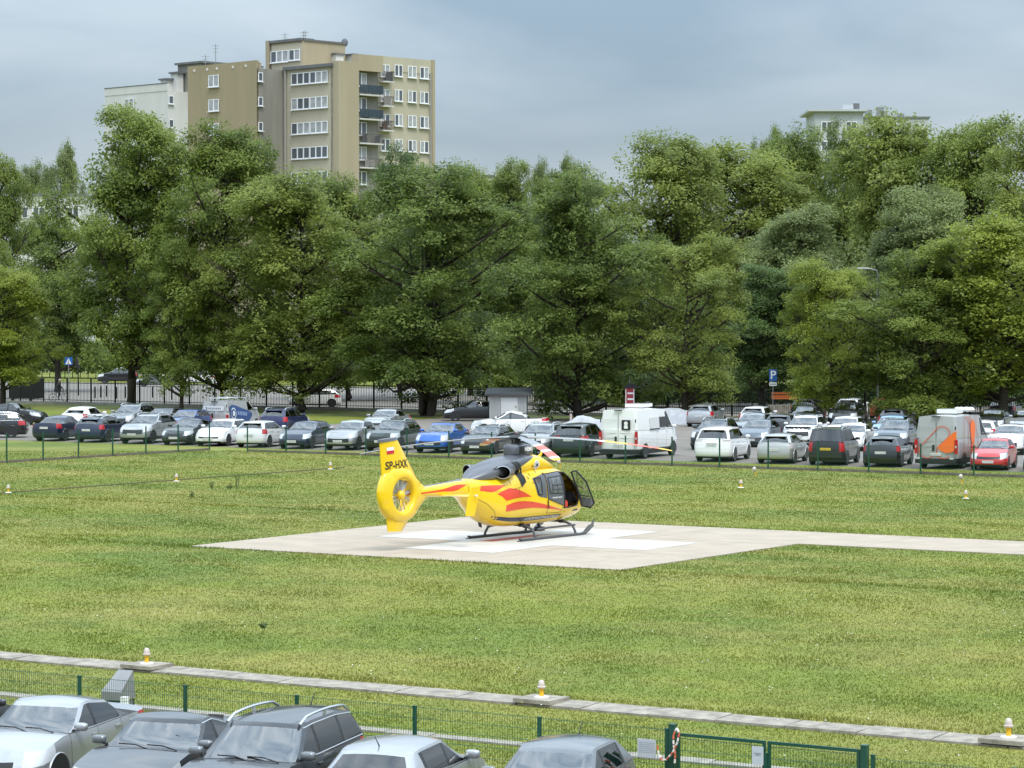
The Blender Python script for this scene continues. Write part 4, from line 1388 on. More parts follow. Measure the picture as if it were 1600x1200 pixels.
    # ---- wheel arches, lips
    for x in (wf, wr_):
        for side in (1, -1):
            yb = hw * .998
            b = MB()
            pts = [(x + (wrad + .055) * math.cos(a), wrad + .01 + (wrad + .055) * math.sin(a)) for a in [math.pi * k / 14 for k in range(15)]]
            pts = [(p[0], max(p[1], gc - .02)) for p in pts] + [(x - wrad - .05, gc - .02), (x + wrad + .05, gc - .02)]
            b.prism(pts, side * (yb - .12), side * (yb + .006), 'xz')
            out.append(('wheel_arch', b.mesh('wheel_arch', M_TRIM), 'x', None))
            lp = [(x + (wrad + .07) * math.cos(a), side * (yb - .004), wrad + .01 + (wrad + .07) * math.sin(a)) for a in [-.25 + (math.pi + .5) * k / 16 for k in range(17)]]
            b = MB().tube(lp, .017, 6)
            out.append(('arch_lip', b.mesh('arch_lip', M_TRIM if S.get('clad') else PAINT['grey'], 60), 'x' if S.get('clad') else 'paint', None))
    # ---- mirrors
    mx_, mz = S['xc'] - .42, S['hc'] + .10
    for side in (1, -1):
        y = hw * .97 + .07
        b = MB()
        rws = []
        for yy, sc in ((-.115, .55), (-.10, .85), (-.05, 1), (.05, 1), (.10, .82), (.118, .5)):
            yy *= side
            rws.append([(mx_ + .075 * sc * (math.copysign(abs(math.cos(a_)) ** .6, math.cos(a_)) * (.8 if math.cos(a_) < 0 else 1)), side * y + yy, mz + .072 * sc * math.copysign(abs(math.sin(a_)) ** .6, math.sin(a_))) for a_ in [6.2832 * k / 12 for k in range(12)]])
        b.grid(rws, closed=True)
        b.add(rws[0], [tuple(range(12))]); b.add(rws[-1], [tuple(range(12))])
        out.append(('mirror', b.mesh('mirror', PAINT['grey'], 60), 'paint' if not S.get('blackmirror') else 'x', None))
        b = MB().tube([(mx_ + .02, side * (hw * .88), mz - .07), (mx_, side * y, mz - .03)], .025, 6)
        out.append(('mirror_stalk', b.mesh('mirror_stalk', M_TRIM), 'x', None))
    # ---- plates
    pz = S.get('pz', .62)
    b = MB().box((hl + .012, 0, S.get('pzf', .42)), (.02, .52, .115))
    out.append(('front_plate', b.mesh('number_plate', M_PLATE), 'plate', None))
    b = MB().box((-hl - .018, 0, pz), (.02, .52, .115))
    out.append(('rear_plate', b.mesh('number_plate', M_PLATE), 'plate', None))
    # ---- handles
    for gx in gaps[1:]:
        for side in (1, -1):
            b = MB().box((gx + .16, side * hw * .992, zb(gx) - .10), (.19, .04, .03))
            out.append(('door_handle', b.mesh('door_handle', PAINT['grey']), 'paint', None))
    # ---- wipers
    if S.get('wipers', True):
        for y0, y1 in ((.15, -.45), (.60, .05)):
            zc = zb(xc) + .035
            b = MB().tube([(xc + .02 - .16 * (y0 / hw) ** 2, y0, zc), (xc - .11, (y0 + y1) / 2, zc + .055), (xc - .12, y1, zc + .06)], .012, 5)
            out.append(('wiper', b.mesh('wiper', M_TRIM), 'x', None))
    # ---- roof rails
    if S.get('rails'):
        for side in (1, -1):
            y = side * hw * (rw_ - .02)
            xs = [lerp(xh - .05, xrr + .15, k / 8) for k in range(9)]
            pts = [(x, y, zroof(x) + (.02 if k in (0, 8) else .085)) for k, x in enumerate(xs)]
            b = MB().tube(pts, .024, 6)
            b.box((xs[4], y, zroof(xs[4]) + .04), (.08, .03, .08))
            out.append(('roof_rail', b.mesh('roof_rail', M_CHROME, 60), 'x', None))
    if S.get('antenna'):
        b = MB().tube([(xrr + .25, 0, zroof(xrr + .25) + rc), (xrr + .05, 0, zroof(xrr) + rc + .22)], [.012, .005], 5)
        out.append(('antenna', b.mesh('antenna', M_TRIM), 'x', None))
    if S.get('spoiler'):
        b = MB().add([(xrr + .18, -hw * .6, zroof(xrr) + .03), (xrr + .18, hw * .6, zroof(xrr) + .03), (xrr - .14, hw * .56, zroof(xrr) - .005), (xrr - .14, -hw * .56, zroof(xrr) - .005),
                      (xrr + .18, -hw * .6, zroof(xrr) + .075), (xrr + .18, hw * .6, zroof(xrr) + .075), (xrr - .14, hw * .56, zroof(xrr) + .02), (xrr - .14, -hw * .56, zroof(xrr) + .02)],
                     [(3, 2, 1, 0), (4, 5, 6, 7), (0, 1, 5, 4), (1, 2, 6, 5), (2, 3, 7, 6), (3, 0, 4, 7)])
        out.append(('spoiler', b.mesh('spoiler', PAINT['grey']), 'paint', None))
    if S.get('chromeline'):
        for side in (1, -1):
            pts = [(x, side * y * 1.004, z) for x, y, z in cr_[4][jF - 1:jR + 1]]
            b = MB().tube(pts, .014, 5)
            pts = [(x, side * y * 1.006, z) for x, y, z in cr_[1][jF:jR]]
            b.tube(pts, .012, 5)
            out.append(('window_trim', b.mesh('window_trim', M_CHROME, 60), 'x', None))
    # ---- seats seen through the glass
    b = MB()
    zs = S['hc'] - .42
    for xs_, n_ in ((S['gaps'][1] - .02, 2), (S['gaps'][2] + .34, 3)):
        for k in range(n_):
            y = (k - (n_ - 1) / 2) * (.74 if n_ == 2 else .46)
            mm = Matrix.Rotation(R(-14), 3, 'Y')
            b.box((xs_, y, zs + .30), (.13, .46 if n_ == 2 else .42, .62), 0, 0, (1, .8), mm)
            b.box((xs_ - .13, y, zs + .70), (.09, .26, .17), 0, 0, (1, .9), mm)
    out.append(('seats', b.mesh('seats', M_SEATS, 40), 'x', None))
    b = MB()
    pts = [(xc - .62 + .05 * math.sin(a_), .36 + .18 * math.cos(a_), S['hc'] + .02 + .17 * math.sin(a_)) for a_ in [6.2832 * k / 16 for k in range(17)]]
    b.tube(pts, .018, 5, cap=False)
    out.append(('steering_wheel', b.mesh('steering_wheel', M_TRIM), 'x', None))
    # ---- wheels
    tyre, rim = wheel_meshes(round(wrad, 3))
    for x in (wf, wr_):
        for side in (1, -1):
            out.append(('wheel', (tyre, rim, (x, side * (hw - .105), wrad), side), 'wheel', None))
    CAR_CACHE[kind] = (out, S)
    return CAR_CACHE[kind]

WHEEL_CACHE = {}
def wheel_meshes(r):
    if r in WHEEL_CACHE: return WHEEL_CACHE[r]
    t = MB().lathe([(r * .66, -.10), (r * .9, -.105), (r * .985, -.09), (r, -.05), (r, .05), (r * .985, .09), (r * .9, .108), (r * .66, .10)], 22, axis='y', cap=False).mesh('tyre', M_TYRE, 40)
    b = MB().lathe([(r * .67, -.06), (r * .67, .098), (r * .60, .094), (r * .60, .02), (.03, .02)], 22, axis='y', cap=False)
    for k in range(5):
        a = 2 * math.pi * k / 5
        for da in (-.16, .16):
            m = Matrix.Rotation(-(a + da), 3, 'Y')
            b.box(tuple(m @ Vector((r * .33, .075, 0))), (r * .62, .03, r * .10), 0, 0, (1, 1), m)
    b.lathe([(.07, .06), (.065, .10), (.01, .105)], 10, axis='y', cap=False)
    rm = b.mesh('rim', M_RIM, 40)
    WHEEL_CACHE[r] = (t, rm)
    return WHEEL_CACHE[r]

SPEC = {}
def spec(name, **k):
    SPEC[name] = k
spec('hatch', L=4.25, W=1.79, H=1.47, h0=.66, hc=.97, hb=1.02, xc=1.02, xh=.18, xr=-1.62, xt=-2.02, gaps=[.86, -.16, -1.10], wheels=(1.30, -1.32), pillars=[(-.16, .055), (-1.22, .05)],
     glass=[True, True, True], head=((5, 6), 4, 9), tail=((5, 6), 5, 8), grille=((4,), 4), spoiler=True, pz=.70, hd=.98)
spec('hatch_plain', L=4.0, W=1.70, H=1.45, h0=.66, hc=.96, hb=1.00, xc=.98, xh=.14, xr=-1.50, xt=-1.90, gaps=[.80, -.20, -1.05], wheels=(1.22, -1.24), pillars=[(-.20, .05), (-1.15, .06)],
     glass=[True, True, False], head=((5, 6), 4, 8), tail=((4, 5, 6), 4, 7), grille=((5,), 4), antenna=True, pz=.66, hd=.96)
spec('sedan', L=4.55, W=1.78, H=1.45, h0=.66, hc=.96, hb=1.00, hd=1.02, xc=1.10, xh=.28, xr=-.98, xt=-1.72, gaps=[.92, -.12, -1.02], wheels=(1.38, -1.30), pillars=[(-.12, .05), (-1.05, .035)],
     glass=[True, True, True], head=((5, 6), 4, 9), tail=((5, 6), 5, 8), grille=((4, 5), 3), pz=.78, ccorner=.16, rr=.10, ro=[-.14, -.04, 0, 0, 0, -.01, -.02, -.06])
spec('sedan_chrome', **{**SPEC['sedan'], 'L': 4.72, 'W': 1.82, 'chromeline': True, 'wr': .33, 'blackmirror': True, 'antenna': False, 'rr': .16, 'xr': -.85, 'xt': -1.78})
spec('estate', L=4.65, W=1.82, H=1.47, h0=.68, hc=.97, hb=1.02, xc=1.15, xh=.34, xr=-1.86, xt=-2.20, gaps=[.95, -.10, -1.05], wheels=(1.42, -1.36), pillars=[(-.10, .05), (-1.12, .045)],
     glass=[True, True, True], head=((5, 6), 4, 9), tail=((5, 6), 5, 8), grille=((4, 5), 4), rails=True, chromeline=True, spoiler=True, pz=.72, rr=.09, wr=.33)
spec('suv', L=4.50, W=1.84, H=1.65, gc=.24, h0=.84, hc=1.10, hb=1.14, xc=1.10, xh=.28, xr=-1.72, xt=-2.12, gaps=[.92, -.14, -1.08], wheels=(1.36, -1.32), pillars=[(-.14, .055), (-1.18, .05)],
     glass=[True, True, True], head=((5, 6), 4, 9), tail=((5, 6), 5, 8), grille=((4, 5), 4), clad=True, spoiler=True, rails=True, wr=.355, pz=.80, hd=1.10, pzf=.55)
spec('crossover', L=4.30, W=1.80, H=1.57, gc=.22, h0=.80, hc=1.05, hb=1.12, xc=1.02, xh=.15, xr=-1.45, xt=-2.02, gaps=[.86, -.18, -1.05], wheels=(1.30, -1.32), pillars=[(-.18, .055), (-1.05, .06)],
     glass=[True, True, False], head=((5, 6), 4, 9), tail=((5, 6), 5, 8), grille=((3, 4), 4), clad=True, spoiler=True, wr=.345, pz=.78, hd=1.06, rr=.14, pzf=.5)
spec('crossover_blackroof', **{**SPEC['crossover'], 'blackroof': True})
spec('suv_rails', L=4.66, W=1.80, H=1.70, gc=.24, h0=.86, hc=1.10, hb=1.14, xc=1.12, xh=.30, xr=-1.98, xt=-2.22, gaps=[.94, -.12, -1.08], wheels=(1.38, -1.32), pillars=[(-.12, .05), (-1.16, .05)],
     glass=[True, True, True], head=((5, 6), 4, 9), tail=((5, 6), 5, 8), grille=((4, 5), 4), clad=True, rails=True, wr=.355, pz=.80, hd=1.10, chromeline=True, antenna=True, blackmirror=True, pzf=.55)
spec('mpv', L=4.80, W=1.90, H=1.72, gc=.2, h0=.74, hc=1.06, hb=1.10, xc=1.50, xh=.45, xr=-1.98, xt=-2.30, gaps=[1.15, .05, -1.0], wheels=(1.46, -1.40), pillars=[(.05, .055), (-1.10, .05)],
     glass=[True, True, True], head=((5, 6), 4, 9), tail=((6,), 3, 8), grille=((4, 5), 4), spoiler=True, wr=.34, pz=.90, hd=1.06, roofw=.74)
spec('boxy', L=4.42, W=1.80, H=1.80, gc=.2, h0=.78, hc=1.10, hb=1.14, xc=1.30, xh=.55, xr=-2.02, xt=-2.17, gaps=[1.0, -.05, -1.15], wheels=(1.34, -1.34), pillars=[(-.05, .055), (-1.15, .06)],
     glass=[True, True, True], head=((5, 6), 4, 9), tail=((4, 5, 6), 4, 7), grille=((4, 5), 4), rails=True, clad=True, wr=.325, pz=.80, hd=1.12, roofw=.80, cabw=.94, rr=.03, ro=[-.14, -.04, 0, 0, 0, 0, -.01, -.03])
spec('coupe_suv', L=4.74, W=1.90, H=1.60, gc=.23, h0=.84, hc=1.08, hb=1.14, xc=1.12, xh=.22, xr=-.95, xt=-2.05, gaps=[.94, -.14, -1.05], wheels=(1.46, -1.42), pillars=[(-.14, .05), (-1.12, .05)],
     glass=[True, True, True], head=((5, 6), 4, 9), tail=((6,), 0, 7), grille=((3, 4, 5), 4), wr=.37, pz=.75, hd=1.12, rr=.20, ccorner=.20, chromeline=False, pzf=.5)
spec('van_tall', L=6.0, W=2.05, H=2.52, gc=.24, h0=.98, hc=1.42, hb=1.46, hd=1.46, xc=2.45, xh=1.55, xr=-2.93, xt=-2.97, gaps=[2.05, 1.05, -.25], wheels=(2.05, -1.85), pillars=[(1.05, .03), (-.25, .012)],
     glass=[True, False, False], head=((5, 6), 4, 8), grille=((4, 5), 4), wr=.345, pz=.70, roofw=.86, cabw=.975, rearglass=False, bpil=False, rr=.02, rf=.10, clad=True,
     ro=[-.10, -.03, 0, 0, 0, 0, 0, 0], roofcrown=.05, crown=.03, ccorner=.12, pzf=.5)
spec('van_low', L=4.85, W=1.92, H=1.94, gc=.22, h0=.92, hc=1.24, hb=1.28, hd=1.28, xc=1.75, xh=.88, xr=-2.36, xt=-2.40, gaps=[1.35, .35, -.85], wheels=(1.50, -1.55), pillars=[(.35, .03), (-.85, .012)],
     glass=[True, False, False], head=((5, 6), 4, 8), grille=((4, 5), 4), wr=.33, pz=.75, roofw=.84, cabw=.97, rearglass=False, bpil=False, rr=.02, clad=False,
     ro=[-.10, -.03, 0, 0, 0, 0, 0, 0], roofcrown=.05, crown=.03, ccorner=.12, pzf=.5)

def car(style, colour, x, y, heading, label, z=0.0, name='parked_car', cat='car', group='cars parked behind the lawn fence', skip=(), plate=None, tailclear=False, scale=1.0):
    parts, S = car_parts(style, SPEC[style])
    root = empty(name, (x, y, z), heading, label, cat, group)
    if scale != 1.0: root.scale = (scale,) * 3
    pm = PAINT[colour]
    for nm, me, slot, par in parts:
        if nm in skip: continue
        if slot == 'wheel':
            tyre, rim, loc, side = me
            w = link('wheel', tyre, root, loc, 0 if side == 1 else math.pi)
            w.name = 'wheel'
            link('rim', rim, w)
            continue
        o = link(nm, me, root)
        if slot == 'paint':
            o.material_slots[0].link = 'OBJECT'; o.material_slots[0].material = pm
        if slot == 'plate' and plate:
            o.material_slots[0].link = 'OBJECT'; o.material_slots[0].material = plate
        if slot == 'tail' and tailclear:
            o.material_slots[0].link = 'OBJECT'; o.material_slots[0].material = M_TAILCLEAR
    return root

ALPHA = R(18)
AWAY = math.pi / 2 + TH - ALPHA           # nose away from the camera: tail is seen
TOWARD = AWAY + math.pi                   # nose towards the camera
def park(style, colour, px, v, away, label, dv=0.0, turn=0.0, **k):
    """near end of the car stands on the line y = v, seen in image column px"""
    x, y = on_line(px, v)
    L = SPEC[style]['L']
    h = (AWAY if away else TOWARD) + turn
    d = AWAY + turn
    return car(style, colour, x + math.cos(d) * L / 2, y + math.sin(d) * L / 2, h, label, **k)
def park_roof(style, colour, px, yroof, away, label, turn=0.0, **k):
    """car whose roof centre is seen at (px, yroof)"""
    H = SPEC[style]['H']
    D = FPX * (HCAM - H) / (yroof - HORIZON)
    x, y = at_depth(px, D)
    return car(style, colour, x, y, (AWAY if away else TOWARD) + turn, label, **k)

V1 = 121.3
R1 = [
    ('estate', 'black', -18, None, 'black estate car seen from its side at the left edge'),
    ('sedan', 'navy', 68, True, 'dark navy saloon seen from behind at the left end of the front row'),
    ('estate', 'navy', 134, True, 'dark estate car with roof rails next to the navy saloon'),
    ('suv', 'silver', 205, False, 'silver crossover with black wheel arches facing the camera at left'),
    ('sedan', 'graphite', 270, False, 'dark grey saloon facing the camera between silver crossover and white hatchback'),
    ('hatch', 'white', 324, False, 'white hatchback facing the camera below the grey van'),
    ('hatch', 'pearl', 388, True, 'pale hatchback seen from behind, right of the white hatchback'),
    ('hatch', 'navy', 455, False, 'dark blue hatchback facing the camera left of the silver small car'),
    ('crossover', 'silver', 527, False, 'silver small car with roof bars facing the camera at the fence corner'),
    ('suv', 'greenblack', 592, False, 'dark grey off-road car facing the camera left of the bright blue car'),
    ('crossover_blackroof', 'blue', 670, False, 'bright blue crossover with black roof facing the camera'),
    ('estate', 'graphite', 741, False, 'dark estate car with a chrome bumper line behind the left rotor blade'),
    ('suv', 'silver', 826, False, 'silver sport utility car half hidden behind the rotor hub'),
    ('mpv', 'greenblack', 888, True, 'dark green people carrier seen from behind, left of the white panel van'),
    ('mpv', 'white', 1112, True, 'white people carrier seen from behind, right of the gravel aisle'),
    ('hatch', 'warmsilver', 1209, True, 'silver hatchback seen from behind next to the white people carrier'),
    ('boxy', 'graphite', 1290, True, 'dark grey boxy car with a yellow number plate'),
    ('hatch', 'black', 1376, True, 'black hatchback seen from behind left of the orange patterned van'),
    ('hatch_plain', 'red', 1544, False, 'red small hatchback facing the camera on the right'),
    ('hatch', 'silver', 1628, False, 'silver car cut off by the right edge next to the red hatchback'),
]
for st, co, px, aw, lb in R1:
    if aw is None:
        x, y = on_line(px, V1 + 2.5)
        car(st, co, x, y, math.pi + TH + R(6), lb)
    else:
        park(st, co, px, V1, aw, lb, plate=M_PLATE_Y if 'yellow' in lb else None, tailclear='white people' in lb)

# second and later rows: placed by where their roofs are seen
R2 = [
    ('sedan', 'black', 22, 629, 'side', 'black saloon parked sideways behind the estate car at the left edge'),
    ('crossover', 'white', 135, 634, True, 'white compact car seen from behind in the second row at left'),
    ('suv', 'steel', 205, 631, False, 'grey sport utility car facing the camera right of the white compact'),
    ('hatch', 'graphite', 255, 636.5, False, 'dark hatchback in the second row left of the blue car'),
    ('hatch', 'midblue', 292, 639, False, 'blue car facing the camera beside the grey van'),
    ('suv', 'deepblue', 445, 636.5, True, 'deep blue sport utility car seen from behind, right of the grey van'),
    ('sedan', 'silver', 604, 638.5, False, 'silver saloon in the second row behind the dark off-road car'),
    ('coupe_suv', 'white', 797, 641, 'side', 'white sloping-roof car parked sideways below the shed'),
    ('suv', 'black', 1118, 653.5, False, 'black car facing the camera behind the white people carrier'),
    ('hatch', 'slate', 1186, 655, False, 'blue grey car facing the camera behind the silver hatchback'),
    ('hatch', 'silver', 1104, 630.5, True, 'silver hatchback seen from behind by the gravel aisle, near the picket fence'),
    ('hatch', 'pearl', 1186, 633.5, True, 'pale estate shaped car in the last row left of the parking sign foot'),
    ('hatch', 'steel', 1178, 645, False, 'grey car in the third row left of the black one with a dark rear window'),
    ('hatch', 'black', 1226, 646, True, 'black hatchback seen from behind in the third row'),
    ('suv', 'white', 1259, 648.5, False, 'white sport utility car with a chequered band on its bonnet'),
    ('hatch', 'graphite', 1260, 633.5, False, 'dark car in the last row under the orange bench'),
    ('suv', 'black', 1325, 628, False, 'tall black car in the last row under the lime green tree'),
    ('hatch', 'white', 1322, 650, False, 'white hatchback in the third row behind the white coupe'),
    ('sedan', 'white', 1334, 660.5, False, 'white coupe facing the camera behind the boxy dark car'),
    ('hatch', 'lightblue', 1394, 648.5, False, 'light blue car left of the orange patterned van'),
    ('suv', 'slate', 1400, 655, False, 'slate blue sport utility car facing the camera beside the orange patterned van'),
    ('hatch', 'black', 1402, 637, True, 'black car in the last row left of the orange patterned van roof'),
    ('hatch_plain', 'white', 1540, 655, True, 'white small car seen from behind right of the orange patterned van'),
    ('crossover_blackroof', 'white', 1580, 661.5, False, 'white crossover with a dark roof behind the red hatchback'),
    ('hatch', 'graphite', 1552, 638.5, False, 'dark hatchback in a back row at the right edge'),
    ('sedan', 'silver', 1606, 640, False, 'silver car cut by the right edge in a back row'),
    # beyond the picket fence
    ('suv', 'black', 1572, 621.5, True, 'black sport utility car on the street behind the fence at right'),
    ('hatch', 'graphite', 1263, 621.5, True, 'dark car on the street behind the fence under the orange bench'),
    ('hatch', 'white', 1332, 621, True, 'white car on the street behind the fence, under the lime tree'),
    ('hatch', 'red', 1386, 621.5, True, 'dark red car on the street glimpsed through the picket fence'),
    ('sedan', 'black', 742, 624.5, 'side', 'black saloon on the street behind the fence left of the shed'),
    ('hatch', 'white', 492, 607, 'side', 'white car on the street glimpsed under the layered tree'),
    ('suv', 'black', 184, 575, 'side', 'black car on the far side of the street behind the leftmost big trunk'),
    ('sedan', 'steel', 246, 582, 'side', 'grey saloon on the far street between two big trunks'),
    ('hatch', 'white', 306, 579, 'side', 'white car on the far street right of the second trunk'),
    ('sedan', 'graphite', 366, 585, 'side', 'dark saloon far behind the twin trunks'),
    ('hatch', 'silver', 396, 584, 'side', 'silver car on the far street at the edge of the grass strip'),
]
for st, co, px, yr, aw, lb in R2:
    far = yr < 627
    kw = dict(group='cars on the street beyond the fence') if far and 'street' in lb else {}
    if far: kw['skip'] = ('wiper', 'door_handle', 'front_plate', 'mirror_stalk')
    if aw == 'side':
        H = SPEC[st]['H']; D = FPX * (HCAM - H) / (yr - HORIZON)
        x, y = at_depth(px, D)
        hd = math.pi + TH + (R(-8) if 'below the shed' in lb else R(4))
        if px < 100 : hd = TH + R(-14)
        car(st, co, x, y, hd, lb, **kw)
    else:
        park_roof(st, co, px, yr, aw, lb, **kw)

# ------------------------------------------------------------------ vans
def decal_box(parent, name, pts, m, plane_x=None, side=None, off=.006):
    """flat print on the rear face (plane_x) or flank (side) of a van, as a thin sheet"""
    b = MB()
    n = len(pts)
    if plane_x is not None: vs = [(plane_x - off, y, z) for y, z in pts]
    else: vs = [(x, side, z) for x, z in pts]
    b.add(vs, [tuple(range(n))])
    return b.build(name, m, parent, fix=False)
def ribbon(path, w):
    """closed outline polygon strips along a 2-D path"""
    quads = []
    P = [Vector(p) for p in path]
    L_, R_ = [], []
    for i, p in enumerate(P):
        d = (P[min(i + 1, len(P) - 1)] - P[max(i - 1, 0)]).normalized()
        nrm = Vector((-d.y, d.x)) * w / 2
        L_.append(p + nrm); R_.append(p - nrm)
    return L_, R_
def ribbon_print(parent, name, path, w, m, put):
    L_, R_ = ribbon(path, w)
    b = MB().grid([[put(*l), put(*r)] for l, r in zip(L_, R_)])
    return b.build(name, m, parent, fix=False)
def roundpath(cx, cy, rx, ry, a0, a1, n=12):
    return [(cx + rx * math.cos(R(a0 + (a1 - a0) * k / n)), cy + ry * math.sin(R(a0 + (a1 - a0) * k / n))) for k in range(n + 1)]

wv = park('van_tall', 'white', 966, V1, True, 'tall white panel van with a roof box seen from behind', turn=-R(6), name='panel_van', cat='van', group='vans in the car park')
hx = SPEC['van_tall']['L'] / 2
def van_rear(root, sp, doorline=True, glass=False):
    hx = SPEC[sp]['L'] / 2; W = SPEC[sp]['W']; H = SPEC[sp]['H']
    MB().box((-hx + .005, 0, H * .53), (.012, .016, H * .74)).build('door_gap', M_GAP, root)
    for s in (-1, 1):
        MB().tube([(-hx - .02, s * W * .455, .55 * H - .5), (-hx - .02, s * W * .455, .55 * H - .32)], .03, 6).build('hinge', M_TRIM, root)
        MB().tube([(-hx - .02, s * W * .455, .55 * H + .45), (-hx - .02, s * W * .455, .55 * H + .63)], .03, 6).build('hinge', M_TRIM, root)
    for s in (-1, 1):
        zc = .44 * H
        MB().box((-hx + .02, s * W * .468, zc - .05), (.13, .125, .26 * H)).build('tail_light', M_TAIL, root)
        MB().box((-hx - .047, s * W * .468, zc - .05), (.01, .07, .10)).build('reverse_light', M_HEAD, root)
    for z in (.78 * H, .52 * H, .42 * H):
        for s in (-1, 1): MB().box((-hx - .002, s * W * .22, z), (.012, W * .36, .012)).build('door_crease', mat('crease_grey', (.34, .34, .34), .6), root)
    MB().box((-hx - .03, .12, 1.0), (.05, .10, .28)).build('door_handle', M_TRIM, root)
    MB().box((-hx - .05, 0, .38), (.12, W * .95, .20)).build('rear_bumper', M_TRIM, root)
    MB().box((-hx - .01, 0, H - .07), (.08, .40, .05)).build('brake_light', M_TRIM, root)
van_rear(wv, 'van_tall')
MB().box((-.2, 0, 2.63), (1.5, .9, .16)).box((-.2, 0, 2.56), (1.3, .7, .10)).build('roof_box', PAINT['white'], wv)
for s in (-1,):
    b = MB().box((.55, s * 1.0, 1.78), (.85, .03, .52), 0, 0, (1, 1), Matrix.Rotation(R(-4), 3, 'X')); b.build('cab_window', mat('dark_pane', (.02, .022, .024), .06, spec=.8), wv)
    MB().box((-.55, s * 1.0, 1.76), (1.2, .035, .56), 0, 0, (1, 1), Matrix.Rotation(R(-4), 3, 'X')).build('sliding_panel', PAINT['pearl'], wv)
    MB().box((-.55, s * 1.027, 1.46), (1.25, .03, .05)).build('side_rail', M_TRIM, wv)
sq = MB().box((-hx - .012, -.42, 1.72), (.012, .46, .50)).build('square_badge', mat('badge_black', (.02, .02, .022), .5), wv)
b = MB().lathe([(.10, -.002), (.10, .002)], 14, (0, 0, 0), 'x')
b.v = [(-hx - .022 + p[0], -.42 + p[1], 1.80 + p[2]) for p in b.v]
b.box((-hx - .022, -.42, 1.62), (.006, .20, .16))
b.build('badge_figure', M_WHITE, sq)

ov = park('van_tall', 'vangrey', 1463, V1, True, 'tall pale grey van with orange line pattern and roof cooler', turn=-R(7), name='patterned_van', cat='van', group='vans in the car park')
van_rear(ov, 'van_tall')
MB().box((-.4, .1, 2.64), (1.1, .95, .20)).box((-.4, .1, 2.56), (1.0, .8, .08)).build('roof_cooler', PAINT['white'], ov)
b = MB()
rr_ = random.Random(2)
for k in range(8):
    a = k / 8 * 6.28
    b.lathe([(.02, -.10), (.16, -.06), (.20, .02), (.13, .10), (.02, .13)], 8, (1.0 + .35 * math.cos(a), -.2 + .32 * math.sin(a), 2.66), 'z')
b.build('roof_bundle', M_WHITE, ov, 60)
mo = mat('orange_print', (.80, .16, .025), .5); mo2 = mat('orange_line', (.58, .13, .07), .5)
rear = lambda y, z: (-hx - .012, -y, z)
W2_ = SPEC['van_tall']['W'] / 2
flank = lambda x, z: (x, -W2_ * (1.004 if z < 1.35 else lerp(.985, .90, ((z - 1.35) / 1.1) ** 1.25)) - .006, z)
# two slanted rounded loops on the doors and a filled wedge
ribbon_print(ov, 'orange_loop', [(-.55, 1.25), (.0, 1.85)] + roundpath(.28, 1.62, .38, .38, 125, 10) + [(.60, 1.52), (.02, .98)], .045, mo2, rear)
ribbon_print(ov, 'orange_loop', [(-.55, 1.25)] + roundpath(-.42, .92, .38, .40, 150, 300) + [(.0, .70), (.08, .98)], .045, mo2, rear)
ribbon_print(ov, 'orange_loop', [(.06, .96)] + roundpath(.36, .72, .32, .20, 170, 330), .045, mo2, rear)
decal_box(ov, 'orange_wedge', [(-y, z) for y, z in ((.10, 1.02), (.82, 1.72), (.98, 1.80), (.98, 1.00), (.80, .82), (.50, .76), (.22, .86))], mo, plane_x=-hx, off=.016)
for path in ([(-1.9, .62), (-1.8, 1.4), (-1.55, 2.1), (-1.35, 2.38), (-1.05, 2.40), (-.75, 2.05)], [(-1.25, .62), (-1.05, 1.5), (-.85, 2.2), (-.45, 2.42)],
             [(.35, .62), (.5, 1.3), (.35, 2.0), (.45, 2.42)], [(-.9, .62), (-.75, 1.2), (-.62, 1.9), (-.5, 2.42)]):
    ribbon_print(ov, 'orange_line', path, .05, mo2, flank)
ribs = [(-.55, .62, .34), (-.5, .9, .36), (-.42, 1.2, .46), (-.35, 1.45, .66), (-.3, 1.75, .84), (-.25, 2.0, .80), (-.2, 2.2, .34), (-.18, 2.27, .05)]
b = MB().grid([[flank(x - w / 2, z), flank(x, z), flank(x + w / 2, z)] for x, z, w in ribs])
b.v = [(x, y - .004, z) for x, y, z in b.v]
b.build('orange_figure', mo, ov, fix=False)
for s in (-1, 1): MB().box((-hx - .115, s * .78, .52), (.01, .18, .08)).build('reflector', M_HEAD, ov)

D = FPX * (HCAM - 1.94) / (624 - HORIZON)
x, y = at_depth(362, D)
gvn = car('van_low', 'vangrey', x, y, AWAY - R(3), 'grey delivery van with blue print and a roof rack', name='delivery_van', cat='van', group='vans in the car park')
van_rear(gvn, 'van_low')
h2 = SPEC['van_low']['L'] / 2
mb_, mw2 = mat('print_blue', (.035, .075, .20), .5), mat('print_white', (.66, .68, .70), .5)
rear2 = lambda y, z: (-h2 - .014, -y, z)
b = MB().add([rear2(-.68, 1.30), rear2(.62, 1.30), rear2(.66, 1.36), rear2(.66, 1.52), rear2(.62, 1.58), rear2(-.68, 1.58), rear2(-.72, 1.52), rear2(-.72, 1.36)], [tuple(range(8))])
pl = b.build('rear_print', mw2, gvn, fix=False)
b = MB()
for k in range(7): b.box((-h2 - .018, .35 - k * .13, 1.44), (.004, .09, .12))
b.box((-h2 - .018, .52, 1.44), (.004, .12, .20))
b.build('print_letters', mat('print_grey', (.22, .24, .27), .6), pl, fix=False)
W3_ = SPEC['van_low']['W'] / 2
fl2 = lambda x, z, o=.006: (x, -W3_ * (1.004 if z < 1.24 else lerp(.98, .90, ((z - 1.24) / .7) ** 1.25)) - o, z)
b = MB().grid([[fl2(x, z0), fl2(x, (z0 + z1) / 2), fl2(x, z1)] for x, z0, z1 in ((-2.15, .75, 1.55), (-1.8, .62, 1.66), (-1.2, .55, 1.58), (-.4, .55, 1.40), (.5, .6, 1.22), (.9, .9, 1.10))])
